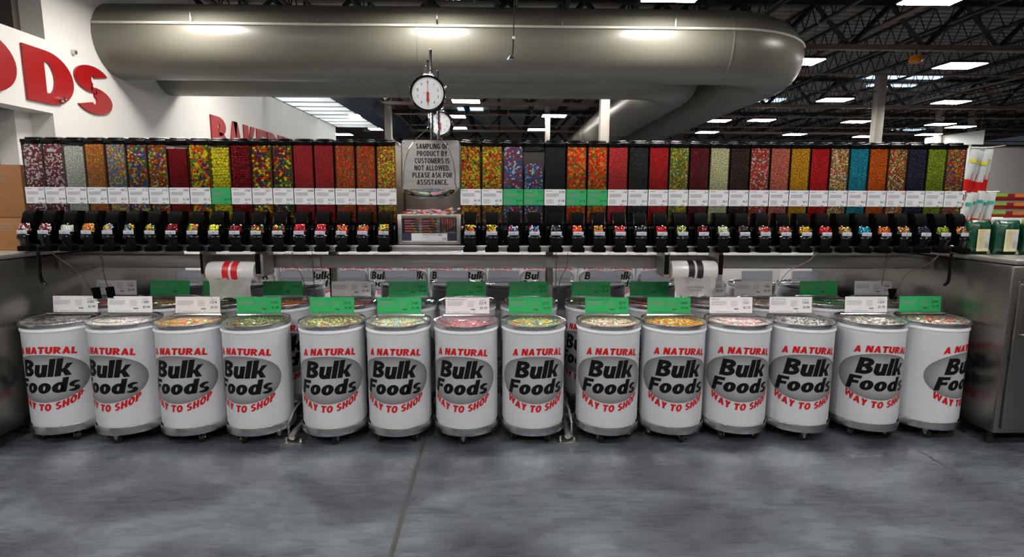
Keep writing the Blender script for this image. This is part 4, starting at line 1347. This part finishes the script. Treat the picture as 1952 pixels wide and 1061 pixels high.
DB, DR, DL, DG = drum_body(), drum_rim(), drum_lid(), lid_ridge()

def caster_meshes():
    w_ = MB().lathe([(0, -0.013), (0.022, -0.013), (0.031, -0.011), (0.033, -0.006), (0.033, 0.006), (0.031, 0.011), (0.022, 0.013), (0, 0.013)], M['rubber'], 24, axis='x').mesh('wheel')
    f = MB()
    f.box(-0.024, 0.024, -0.026, 0.022, 0.046, 0.050, M['zinc'])
    for s in (-1, 1):
        f.prism_x([(-0.024, 0.048), (0.02, 0.048), (0.006, -0.006), (-0.006, -0.006)], s * 0.017 - 0.0012, s * 0.017 + 0.0012, M['zinc'])
    f.lathe([(0, -0.021), (0.005, -0.021), (0.005, 0.021), (0, 0.021)], M['chrome'], 10, axis='x')
    return w_, f.mesh('fork')
CW, CF = caster_meshes()
R_D = 0.2288
DRING = MB().lathe([(R_D - 0.002, 0.079), (R_D, 0.081), (R_D, 0.132), (R_D - 0.001, 0.134), (R_D - 0.003, 0.134), (R_D - 0.003, 0.079)], M['alu'], 96).mesh('ring_band')
DPLAT = MB().lathe([(0, 0.083), (R_D - 0.003, 0.083), (R_D - 0.003, 0.099), (0, 0.099)], M['rubber'], 48).mesh('platform')  # platform coloured black to stand in for the shade inside the ring

def make_dolly(x, y, zb, lab, grp, rot):
    r = empty('drum_dolly', (x, y, zb))
    tag(r, lab, 'dolly', grp)
    put('ring_band', DRING, r)
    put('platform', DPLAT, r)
    for k in range(4):
        a = rot + k * PI / 2 + PI / 4
        c = put('caster_fork', CF, r, (0.165 * math.cos(a), 0.165 * math.sin(a), 0.033), (0, 0, rot * 3 + k * 1.3))
        put('wheel', CW, c)
    return r

card_cache = {}
def make_card(num, price, title, green, back=False):
    """card 0.315 x 0.118, standing; local origin bottom middle"""
    hw = 0.157
    m = M['green_card'] if green else M['white_card']
    card = MB().box(-hw, hw, -0.001, 0.001, 0.002, 0.118, m).mesh('price_card', smooth=False)
    mb = MB()
    y = -0.0016
    if title: text_on(mb, title, M['ink'], -hw + 0.012, 0.098, y, 0.0115)
    fine_print(mb, -hw + 0.012, -0.03, 0.086, 5, 0.0068, y, 0.0022)
    fine_print(mb, 0.0, 0.05, 0.09, 8, 0.0058, y, 0.0014)
    if num: text_on(mb, num, M['ink'], hw - 0.022, 0.068, y, 0.027, align='RIGHT', bold=0.01, sx=0.95)
    if price: text_on(mb, price, M['ink'], hw - 0.016, 0.034, y, 0.024, align='RIGHT', bold=0.01, sx=0.95)
    fine_print(mb, hw - 0.07, hw - 0.02, 0.096, 1, 0.01, y, 0.003)
    for i in range(9):
        x = 0.024 + i * 0.0036
        mb.add([(x, y, 0.026), (x + 0.0024, y, 0.026), (x + 0.0024, y, 0.036), (x, y, 0.036)], [(0, 1, 2, 3)], M['ink'])
    text_on(mb, 'Sample? Please ask for assistance', M['ink'], -0.045, 0.009, y, 0.0095, align='CENTER')
    for x in (-0.135, 0.05):
        mb.add([(x + 0.004 * math.cos(a * PI / 5 + PI / 2) * (1 if a % 2 == 0 else 0.45), y, 0.0125 + 0.004 * math.sin(a * PI / 5 + PI / 2) * (1 if a % 2 == 0 else 0.45)) for a in range(10)], [tuple(range(10))], M['ink'])
    return card, mb.mesh('lettering', smooth=False)
HOLDER = MB().box(-0.166, 0.172, 0.0015, 0.0035, -0.004, 0.12, M['clear']).box(-0.166, 0.172, -0.012, 0.012, -0.006, 0.0, M['clear2']).mesh('card_holder', smooth=False)
CARD_BACK = MB().add([(-0.157, 0, 0.002), (0.157, 0, 0.002), (0.157, 0, 0.118), (-0.157, 0, 0.118)], [(0, 1, 2, 3)], M['card_back']).mesh('price_card', smooth=False)

DC = {
 'dark': ([(60, 50, 46), (90, 76, 70), (120, 110, 104)], None, (0.03, 0.02, 0.016), 'added pieces in the brown and grey of reflections'),  # reflections put into the piece colours; this drum is taken as empty
 'pastel': ([(206, 196, 206), (180, 150, 180), (220, 210, 150), (200, 200, 200)], None, (0.03, 0.02, 0.015), 'white and lilac wrapped candies'),
 'fruit': ([(226, 110, 60), (220, 160, 60), (230, 150, 120), (150, 170, 80)], None, (0.035, 0.02, 0.014), 'orange, yellow and pink gummies'),
 'olive': ([(120, 130, 50), (80, 90, 40), (150, 150, 90), (110, 70, 40)], None, (0.035, 0.018, 0.014), 'green and brown gummies'),
 'grnmix': ([(110, 140, 60), (190, 180, 110), (140, 90, 50), (210, 200, 160)], None, (0.035, 0.018, 0.014), 'green and cream gummies'),
 'worms': ([(226, 206, 140), (220, 150, 120), (150, 190, 190), (230, 220, 190)], None, (0.055, 0.014, 0.014), 'pastel sour worms'),
 'belts': ([(232, 120, 130), (240, 160, 165), (222, 96, 110)], None, (0.11, 0.016, 0.006), 'pink sour belts'),
 'kids': ([(60, 150, 150), (210, 120, 60), (210, 190, 70), (150, 180, 150)], None, (0.03, 0.02, 0.014), 'teal, orange and yellow gummies'),
 'melon': ([(230, 180, 160), (220, 196, 180), (110, 150, 90), (226, 160, 150)], [3, 3, 1.3, 2], (0.034, 0.02, 0.014), 'pink and green melon gummies'),
 'citr': ([(226, 120, 40), (226, 180, 40), (130, 150, 50)], [3, 2, 1], (0.034, 0.02, 0.014), 'orange, yellow and green gummies'),
 'wrapk': ([(220, 180, 176), (200, 150, 150), (226, 206, 200)], None, (0.035, 0.02, 0.018), 'pale pink wrapped chews'),
 'wrapg': ([(130, 124, 120), (180, 178, 176), (80, 66, 60), (210, 210, 212)], None, (0.035, 0.022, 0.018), 'clear wrapped brown candies'),
 'wrapw': ([(200, 192, 186), (110, 80, 70), (150, 150, 130), (224, 220, 216)], None, (0.035, 0.022, 0.018), 'white and brown wrapped candies'),
 'wrapr': ([(190, 60, 50), (90, 130, 60), (206, 140, 130), (210, 200, 196)], None, (0.035, 0.022, 0.018), 'red and green wrapped candies'),
 'redg': ([(150, 14, 18), (176, 26, 26)], None, (0.034, 0.02, 0.016), 'dark red gummies'),
 'bears': ([(50, 110, 30), (210, 90, 20), (206, 170, 30), (170, 20, 16)], None, (0.03, 0.018, 0.016), 'green, orange, yellow and red gummies'),
 'orng': ([(226, 92, 10), (214, 76, 6)], None, (0.034, 0.02, 0.016), 'orange gummies'),
 'cobl': ([(20, 90, 110), (190, 210, 220), (30, 60, 90), (90, 160, 190)], None, (0.034, 0.02, 0.016), 'teal, blue and white gummies'),
 'brgr': ([(110, 60, 40), (60, 110, 50), (170, 50, 40), (150, 120, 90)], None, (0.034, 0.02, 0.016), 'brown, red and green candies'),
 'fire': ([(200, 40, 16), (226, 110, 20), (160, 16, 12)], None, (0.045, 0.014, 0.012), 'red and orange gummies'),
 'dkgr': ([(40, 60, 24), (170, 130, 30), (90, 50, 24)], None, (0.034, 0.02, 0.016), 'dark green and yellow gummies'),
 'green': ([(30, 120, 30), (60, 146, 50), (20, 90, 24)], None, (0.045, 0.016, 0.012), 'bright green gummies'),
}
drum_fill = {}
def drum_candy(kind):
    if kind in drum_fill: return drum_fill[kind]
    pal, wts, dims, desc = DC[kind]
    pts = []
    s = (dims[0] * dims[1]) ** 0.5 * 0.8
    R = R_B - 0.012 - min(dims[0] * 0.45, 0.03)
    x = -R
    while x <= R:
        y = -R
        while y <= R:
            if x * x + y * y <= R * R:
                for l in range(2):
                    h = 0.012 * (1 - (x * x + y * y) / (R * R))
                    pts.append((x + rng.normal(0, s * .25), y + rng.normal(0, s * .25), 0.702 + h + l * 0.012 + rng.normal(0, 0.002)))
            y += s
        x += s
    pts = np.array(pts)
    rr = np.hypot(pts[:, 0], pts[:, 1])
    k = np.minimum(1, R / np.maximum(rr, 1e-6))
    pts[:, 0] *= k; pts[:, 1] *= k
    # lie mostly flat: squash the vertical spread by small dims
    me = candy_mesh('drum_candy', pts, tuple(min(d, 0.03) if kind != 'belts' else d for d in dims), pal, wts, 1 if len(pts) > 500 else 2, M['gummy'], None, None)
    if kind == 'belts':
        co = np.empty(len(me.vertices) * 3, np.float32)
        me.vertices.foreach_get('co', co)
        co = co.reshape(-1, 3)
        co[:, 2] = np.clip(0.70 + (co[:, 2] - 0.70) * 0.3, 0.66, 0.736)
        q = np.hypot(co[:, 0], co[:, 1])
        kk = np.minimum(1, 0.2 / np.maximum(q, 1e-6))
        co[:, 0] *= kk; co[:, 1] *= kk
        me.vertices.foreach_set('co', co.ravel())
    drum_fill[kind] = me
    return me

def make_drum(x, y, zb, turn, kind, sign, lab, grp, flip=False):
    r = empty('candy_drum', (x, y, zb + 0.099))
    tag(r, lab, 'drum', grp)
    b = put('body', DB, r, (0, 0, 0), (0, 0, math.radians(turn)))
    put('logo_oval', OV, b); put('logo_lettering', LB, b); put('upper_slogan', LR, b); put('lower_slogan', LR2, b)
    put('locking_ring', DR, r)
    if kind is None:
        ro = (0, 0, PI)
    else:
        ro = (0, 0, 0)
    l = put('lid', DL, r, (0, 0, 0), ro)
    put('lid_ridge', DG, l)
    if sign:
        dx, num, price, title, green, tilt = sign
        sy = 0.1 if not flip else -0.1
        h = put('card_holder', HOLDER, r, (dx, sy, 0.764), (math.radians(-5), 0, tilt if not flip else PI))
        if flip:
            c = put('price_card', CARD_BACK, r, (dx, sy - 0.006, 0.764))
        else:
            cm, lm = make_card(num, price, title, green)
            c = put('price_card', cm, r, (dx, sy - 0.001, 0.764), (math.radians(-5), 0, tilt))
            put('lettering', lm, c)
            if green: c['label'] = 'green price card'
    return r

FX = [-3.085, -2.627, -2.169, -1.711, -1.178, -0.715, -0.242, 0.230, 0.761, 1.225, 1.686, 2.148, 2.665, 3.125]
FT = [3, -9, -2, -8, 3, -4, -10, 3, -6, -6, -10, -12, -11, 29]
FS = [(0.03, '2385', '$2.48', 'GUMMY', False), (-0.03, '1389', '$2.48', 'GUMMY', False), (0.0, '1374', '$3.55', '', False), (-0.02, '1576', '$1.48', '', True),
      (-0.03, '2113', '$1.48', '', True), (-0.012, '1368', '$1.48', 'GUMMI SOUR WORMS', True), (0.003, '2219', '$5.29', 'STRAWBERRY SOUR BELTS', False), (-0.015, '2215', '$3.69', 'SOUR PATCH KIDS', True),
      (0.006, '2272', '$2.92', 'SOUR PATCH WATERMELON', True), (-0.005, '2064', '$3.68', '', True), (-0.008, '1321', '$3.18', 'STARBURST', False), (-0.024, '1365', '$2.84', 'ROOT BEER BARRELS', False),
      (0.03, '1369', '$2.78', '', False), (-0.012, '2247', '$2.92', '', True)]
FK = ['dark', 'pastel', 'fruit', 'olive', 'grnmix', 'worms', 'belts', 'kids', 'melon', 'citr', 'wrapk', 'wrapg', 'wrapw', 'wrapr']
BXs = [-3.085, -2.62, -2.16, -1.70, -1.19, -0.728, -0.262, 0.222, 0.735, 1.2, 1.665, 2.13, 2.61, 3.10]
BS = [(-0.01, '1320', '$2.48', '', False), (-0.04, '', '', '', True), (-0.07, '', '', '', True), (-0.05, '1578', '', '', True), (-0.01, '1347', '$1.48', '', False), (-0.015, '2221', '$1.98', '', True),
      (-0.018, '2466', '$3.77', '', True), (0.002, '2214', '$3.18', '', True), (-0.004, '2217', '$2.98', '', True), (0.005, '', '', '', True), (0.005, '1552', '$2.18', '', False), (-0.06, '1786', '$2.43', '', False),
      (0.01, '', '', '', True), (-0.01, '1366', '$2.48', '', False)]
BK = ['redg', 'bears', 'brgr', 'orng', 'redg', 'cobl', 'brgr', 'fire', 'dkgr', 'redg', 'wrapk', 'wrapr', 'green', 'brgr']
fpos = ['at the left end of the front row', 'second from the left in the front row', 'third from the left in the front row', 'front row, just left of the left rack foot',
        'front row, just right of the left rack foot', 'front row, second right of the left rack foot', 'front row, under the hanging scale', 'front row, just left of the right rack foot',
        'front row, just right of the right rack foot', 'front row, second right of the right rack foot', 'front row, third right of the right rack foot', 'front row, fourth right of the right rack foot',
        'second from the right in the front row', 'at the right end of the front row']
bpos = ['at the left end of the back row', 'second from left in the back row', 'back row, behind the left bag roll', 'back row, right of the left bag roll', 'back row, just right of the left rack post', 'back row, second right of the left rack post',
        'back row, under the hanging scale', 'back row, just left of the right rack post', 'back row, just right of the right rack post', 'back row, second right of the right rack post', 'back row, under the right bag roll',
        'back row, right of the right bag roll', 'second from right in the back row', 'at the right end of the back row']
for i, x in enumerate(FX):
    y = 3.72 + 0.06 * (x / 3.1) ** 2
    g = FS[i]
    make_dolly(x, y, 0, 'aluminium ringed wheeled dolly under the drum %s' % fpos[i], 'dollies of the front row', 0.35 * ((i * 7) % 5))
    cn = 'green' if g[4] else 'white'
    make_drum(x, y, 0, FT[i], FK[i], (g[0], g[1], g[2], g[3], g[4], 0.0), 'white drum with %s price card, %s' % (cn, fpos[i]), 'front row of white drums')
    o = put('drum_candy', drum_candy(FK[i]), None, (x, y, 0.099), (0, 0, i * 0.7))
    tag(o, '%s under the clear lid of the drum %s' % (DC[FK[i]][3], fpos[i]), 'candy', None, 'stuff')
for i, x in enumerate(BXs):
    y = 4.2 + 0.065 * (x / 3.1) ** 2
    g = BS[i]
    make_dolly(x, y, 0.045, 'wheeled dolly under the drum %s' % bpos[i], 'dollies of the back row', 0.5 * (i % 3))
    cn = 'green' if g[4] else 'white'
    make_drum(x, y, 0.045, (-8, 4, 10, 8, -4, 6, 3, -12, -38, 5, -6, 8, -30, -10)[i], BK[i], (g[0], g[1], g[2], g[3], g[4], 0.0), 'white drum with %s price card, %s' % (cn, bpos[i]), 'back row of white drums')
    o = put('drum_candy', drum_candy(BK[i]), None, (x, y, 0.144), (0, 0, i * 0.9))
    tag(o, '%s under the lid of the drum %s' % (DC[BK[i]][3], bpos[i]), 'candy', None, 'stuff')
# the far side of the rack: drums that face away, their cards seen from behind
for i in range(13):
    x = -3.06 + i * 0.515
    nm = ordinal(i) + ' from the left end'
    make_dolly(x, 5.5, 0, 'wheeled dolly on the far side of the rack, %s' % nm, 'dollies on the far side of the rack', 0.4 * (i % 4))
    make_drum(x, 5.5, 0, 180, None, (0.0, '', '', '', False, 0), 'white drum seen from behind beyond the rack, %s' % nm, 'drums on the far side of the rack', flip=True)
# another run of drums far across the next aisle
for i in range(16):
    x = -3.7 + i * 0.466
    nm = ordinal(i) + ' from the left end'
    make_dolly(x, 8.5, 0, 'wheeled dolly across the next aisle, %s' % nm, 'dollies across the next aisle', 0.4 * (i % 4))
    make_drum(x, 8.5, 0, 6 if i % 2 else -8, 'x', None, 'white drum across the next aisle, %s' % nm, 'drums across the next aisle')

# low white cabinet run behind those
cb = empty('low_cabinet', (0, 9.25, 0))
tag(cb, 'long low white cabinet run beyond the drums across the next aisle', 'cabinet')
MB().box(-4.95, 5.95, 0.05, 0.6, 0.0, 0.08, M['counter_white']).box(-5, 6, 0, 0.6, 0.08, 1.0, M['counter_white'], 0.01).build('body', cb)
for i in range(10):
    MB().box(-4.95 + i * 1.09, -3.9 + i * 1.09, -0.02, 0.0, 0.12, 0.95, M['counter_white'], 0.006).build('door', cb)

# ------------------------------------------------------------------ end cabinets
def end_cabinet(x0, x1, side, lab):
    r = empty('steel_cabinet', ((x0 + x1) / 2, 3.45, 0))
    tag(r, lab, 'cabinet', 'steel cabinets at the ends')
    hw = (x1 - x0) / 2
    SD = M['steel_dark']
    MB().box(-hw, hw, 0.0, 2.3, 0.10, 1.262, SD, 0.02).build('body', r)
    MB().box(-hw - 0.004, hw + 0.004, -0.012, 2.31, 1.265, 1.298, M['steel'], 0.006).build('worktop', r)
    for i in range(2):
        a = -hw + 0.04 + i * hw
        d = MB().box(a, a + hw - 0.06, -0.02, -0.001, 0.14, 1.14, SD, 0.006).build('door', r)
        MB().tube([(a + 0.05, -0.022, 0.8), (a + 0.05, -0.05, 0.8), (a + 0.05, -0.05, 1.0), (a + 0.05, -0.022, 1.0)], 0.006, M['chrome'], 8).build('handle', d)
    e = -hw if side > 0 else hw
    for z in (0.22, 0.55, 0.9, 1.15):
        MB().lathe([(0, -0.004), (0.006, -0.003), (0.008, 0.002)], M['chrome'], 10, center=(e + side * 0.05, 0.0, z), axis='y').build('rivet', r)
    for (a, b) in ((-hw + 0.08, 0.1), (hw - 0.08, 0.1), (-hw + 0.08, 2.2), (hw - 0.08, 2.2)):
        MB().lathe([(0, 0), (0.03, 0), (0.03, 0.02), (0.02, 0.03), (0.02, 0.1), (0, 0.1)], M['rubber'], 14, center=(a, b, 0)).build('foot', r)
    return r
end_cabinet(-4.7, -3.328, -1, 'stainless steel cabinet at the left end of the drums')
end_cabinet(3.366, 4.9, 1, 'stainless steel cabinet at the right end of the drums')

# cardboard boxes left
def carton(x0, x1, y0, y1, z0, z1, lab):
    r = empty('cardboard_box', ((x0 + x1) / 2, (y0 + y1) / 2, z0))
    tag(r, lab, 'box', 'cardboard boxes on the left cabinet')
    hx, hy, h = (x1 - x0) / 2, (y1 - y0) / 2, z1 - z0
    MB().box(-hx, hx, -hy, hy, 0, h, M['cardboard'], 0.004).build('carton', r)
    MB().box(-hx + 0.002, -0.001, -hy + 0.002, hy - 0.002, h, h + 0.004, M['cardboard']).box(0.001, hx - 0.002, -hy + 0.002, hy - 0.002, h, h + 0.004, M['cardboard']).build('flap', r, smooth=False)
    mb = MB().box(-0.03, 0.03, -hy - 0.001, -hy, h * 0.75, h, M['tape'])
    mb.lathe([(0.014, -hy - 0.0015), (0.017, -hy - 0.0015)], M['tape'], 16, center=(hx - 0.12, 0, 0.05), axis='y')
    fine_print(mb, -hx + 0.1, hx - 0.1, h * 0.8, 3, 0.02, -hy - 0.0015, 0.004)
    mb.build('print', r, smooth=False)
carton(-3.98, -3.425, 3.99, 4.5, 1.299, 1.53, 'lower cardboard box at the left end of the dispensers')
carton(-4.0, -3.43, 4.0, 4.5, 1.536, 1.905, 'upper taller cardboard box at the left end of the dispensers')

# right stock ------------------------------------------------------
def green_bag(x, y, rot, lab):
    r = empty('green_bag', (x, y, 1.299), (0, 0, rot))
    tag(r, lab, 'bag', 'green bags with cream labels')
    bm = bmesh.new()
    bmesh.ops.create_cube(bm, size=1)
    bmesh.ops.subdivide_edges(bm, edges=bm.edges[:], cuts=5, use_grid_fill=True)
    for v in bm.verts:
        p = v.co * 2
        bul = (1 - p.x ** 2 * 0.5) * (1 - (p.z) ** 4 * 0.7)
        v.co = Vector((p.x * 0.094 * (1 - 0.05 * abs(p.z) ** 3), p.y * 0.05 * bul, (p.z + 1) * 0.122 + random.uniform(-0.002, 0.002)))
    me = bpy.data.meshes.new('pouch')
    for f in bm.faces: f.smooth = True
    bm.to_mesh(me); bm.free()
    me.materials.append(M['bag_green'])
    put('pouch', me, r)
    lb = MB().box(-0.052, 0.045, -0.056, -0.052, 0.022, 0.18, M['cream'], 0.001).build('cream_label', r)
    mb = MB()
    fine_print(mb, -0.045, 0.0, 0.165, 12, 0.011, -0.0568, 0.003)
    mb.box(0.006, 0.04, -0.0568, -0.0562, 0.10, 0.16, M['pale_tab']).box(0.006, 0.04, -0.0568, -0.0562, 0.045, 0.09, M['card_back'])
    mb.build('label_print', lb, smooth=False)
green_bag(3.475, 3.88, 0.12, 'green bag with cream label, nearest to the dispensers on right cabinet')
green_bag(3.665, 3.86, 0.05, 'green bag with cream label, middle of the three on right cabinet')
green_bag(3.86, 3.84, 0.0, 'green bag with cream label, outermost on right cabinet')

def pouch_mesh(print_m):
    mb = MB()
    hw = 0.03
    zs = [0, 0.04, 0.1, 0.17, 0.25, 0.33, 0.36]
    th = [0.002, 0.014, 0.022, 0.022, 0.016, 0.006, 0.001]
    for j in range(len(zs) - 1):
        m = M['foil_red'] if zs[j] < 0.1 else M['foil_white']
        for s in (-1, 1):
            vs = []
            for i in range(5):
                t = i / 4 * 2 - 1
                for q in (j, j + 1):
                    vs.append((t * hw, s * th[q] * (1 - t * t * 0.9), zs[q]))
            fs = [(2 * i, 2 * i + 1, 2 * i + 3, 2 * i + 2) for i in range(4)]
            mb.add(vs, fs, m)
    mb.box(-0.022, 0.022, -0.0225, -0.018, 0.245, 0.275, print_m)
    mb.add([(0.03, -0.004, 0.1), (0.03, -0.004, 0.17), (0.0, -0.0245, 0.1)], [(0, 1, 2)], M['foil_red'])
    return mb.mesh('snack_pouch')
pa, pb_ = pouch_mesh(M['yellow_print']), pouch_mesh(M['teal_print'])
hr = empty('pouch_rack', (4.19, 4.75, 1.3))
tag(hr, 'thin wire rack holding hanging pouches behind the right end dispenser', 'rack')
MB().tube([(0, 0.1, 0), (0, 0.1, 0.87)], 0.006, M['steel'], 8).tube([(-0.16, 0.1, 0), (0.16, 0.1, 0)], 0.008, M['steel'], 8).build('upright', hr)
for z in (0.47, 0.86):
    MB().tube([(-0.16, 0.1, z), (0.2, 0.1, z)], 0.004, M['steel'], 6).tube([(-0.15, 0.1, z), (-0.15, -0.08, z)], 0.003, M['steel'], 6).tube([(0.15, 0.1, z), (0.15, -0.08, z)], 0.003, M['steel'], 6).build('peg_bar', hr)
for k in range(4):
    o = put('snack_pouch', pa, None, (4.07 + k * 0.062, 4.74 + 0.02 * (k % 2), 1.775 - 0.012 * (k % 3)), (0, math.radians(9 - k * 2), math.radians(-30)))
    tag(o, ['white and red pouch, upper row, beside the last dispenser', 'white and red pouch, upper row, second from the dispenser', 'white and red pouch, upper row, third from the dispenser', 'white and red pouch, upper row, outermost'][k], 'pouch', 'hanging white and red pouches')
for k in range(5):
    o = put('snack_pouch', pb_, None, (4.03 + k * 0.06, 4.70 + 0.02 * (k % 2), 1.425 + 0.01 * (k % 3)), (0, math.radians(12 - k * 2), math.radians(-30)), (1, 1, 0.92))
    tag(o, ['pouch with teal band, lower row, nearest the last dispenser', 'pouch with teal band, lower row, second from the dispenser', 'pouch with teal band, middle of the lower row', 'pouch with teal band, lower row, fourth from the dispenser', 'pouch with teal band, lower row, outermost'][k], 'pouch', 'hanging pouches with teal bands')
# shelf with flat packages
sh = empty('stock_shelf', (4.86, 5.2, 1.5))
tag(sh, 'steel stock shelf at the right edge with a pale front rail', 'shelf')
MB().box(-0.6, 0.8, -0.2, 0.3, 0.0, 0.03, M['steel'], 0.004).box(-0.6, 0.8, -0.21, -0.2, -0.04, 0.035, M['soffit']).build('board', sh)
MB().tube([(-0.62, -0.24, 0.02), (-0.2, -0.24, 0.02)], 0.022, M['soffit'], 14).build('end_roller', sh)
for k in range(4):
    c = [M['yellow_print'], M['pkg_blue']][k % 2]
    MB().box(0.02 + k * 0.1, 0.07 + k * 0.1, -0.214, -0.211, -0.03, 0.025, c).build('shelf_tag', sh, smooth=False)
for (a, b) in ((-0.55, -0.15), (0.75, -0.15), (-0.55, 0.25), (0.75, 0.25)):
    MB().box(a - 0.02, a + 0.02, b - 0.02, b + 0.02, -0.198, 0.0, M['steel']).build('leg', sh, smooth=False)
for lvl in range(3):
    for c in range(2):
        x = 4.80 + c * 0.37
        r = empty('flat_package', (x, 5.2, 1.531 + lvl * 0.083))
        tag(r, '%s striped candy carton, %s of its stack on the right shelf' % (['green and red', 'blue and red'][c], ['bottom', 'middle', 'top'][lvl]), 'package', 'flat candy cartons on the right shelf')
        MB().box(-0.18, 0.18, -0.14, 0.2, 0, 0.062, M['pkg_red'], 0.003).build('carton', r)
        mb = MB()
        mb.box(-0.18, -0.02, -0.142, -0.14, 0.036, 0.066, [M['pkg_green'], M['pkg_blue']][c]).box(0.05, 0.17, -0.142, -0.14, 0.03, 0.064, [M['pkg_orange'], M['pkg_blue']][c])
        mb.build('front_print', r, smooth=False)

# ------------------------------------------------------------------ scoop cords and end hooks
def cord(pts, lab, m=None, r=0.0028):
    p = [Vector(q) for q in pts]
    out = []
    for i in range(len(p) - 1):
        a, b, c, d = p[max(i - 1, 0)], p[i], p[i + 1], p[min(i + 2, len(p) - 1)]
        for k in range(6):
            t = k / 6
            out.append(0.5 * ((2 * b) + (c - a) * t + (2 * a - 5 * b + 4 * c - d) * t * t + (3 * b - a - 3 * c + d) * t ** 3))
    out.append(p[-1])
    o = MB().tube(out, r, m or M['brown_cord'], 6).build('tether_line')
    tag(o, lab, 'cord', 'cords hanging from the rack')
cord([(-3.17, 3.86, 1.30), (-3.1, 3.86, 1.24), (-2.99, 3.86, 1.16), (-2.93, 3.86, 1.06), (-2.91, 3.87, 0.98)], 'thin dark cord curving down beside the left end hook')
cord([(-2.83, 3.88, 1.30), (-2.83, 3.88, 1.15), (-2.81, 3.88, 1.04)], 'short dark cord hanging above the second drum from left')
cord([(-1.49, 3.88, 1.30), (-1.48, 3.87, 1.22), (-1.43, 3.87, 1.14), (-1.40, 3.87, 1.02), (-1.395, 3.87, 0.95)], 'brown cord hanging just left of the left rack post')
cord([(-1.345, 3.87, 1.30), (-1.345, 3.87, 1.15), (-1.335, 3.87, 0.98)], 'thin straight cord in front of the left rack post', M['truss'])
cord([(0.40, 3.88, 1.30), (0.40, 3.88, 1.0)], 'thin straight cord in front of the right rack post', M['truss'])
cord([(0.485, 3.88, 1.30), (0.475, 3.87, 1.2), (0.43, 3.87, 1.1), (0.42, 3.87, 0.98)], 'brown cord hanging just right of the right rack post')
cord([(2.31, 3.88, 1.31), (2.24, 3.88, 1.24), (2.11, 3.88, 1.17), (2.03, 3.88, 1.06), (2.0, 3.88, 0.98)], 'grey cord curving left behind the cards right of the bag roll', M['chord'])
cord([(2.84, 3.9, 1.30), (2.83, 3.9, 1.18), (2.82, 3.9, 1.06)], 'straight dark cord above the second drum from the right')
cord([(3.2, 3.86, 1.30), (3.12, 3.86, 1.22), (2.98, 3.86, 1.16), (2.92, 3.86, 1.06), (2.9, 3.86, 0.98)], 'dark cord curving down beside the right end hook')
for (x, z, s, lab) in ((-2.90, 0.965, 1, 'black scoop holder at the end of the left curved cord'), (-2.8, 0.97, 1, 'black scoop holder hanging second from the left'), (2.89, 0.96, 1, 'black scoop holder at the end of the right curved cord')):
    o = MB().prism_y([(-0.022, 0.075), (0.022, 0.08), (0.03, 0.0), (-0.01, 0.0)], -0.014, 0.014, M['black_matt']).build('scoop_holder', None, (x, 3.88, z))
    tag(o, lab, 'scoop holder', 'black scoop holders on cords')
for (x, s, lab) in ((-3.24, 1, 'black curved hook under the left end dispenser'), (3.27, -1, 'black curved hook under the right end dispenser')):
    o = MB().tube([(x, 3.84, 1.302), (x, 3.84, 1.12), (x + s * 0.006, 3.84, 1.09), (x + s * 0.03, 3.84, 1.07)], 0.0115, M['black'], 8).build('end_hook')
    tag(o, lab, 'hook', 'black curved hooks at the rack ends')
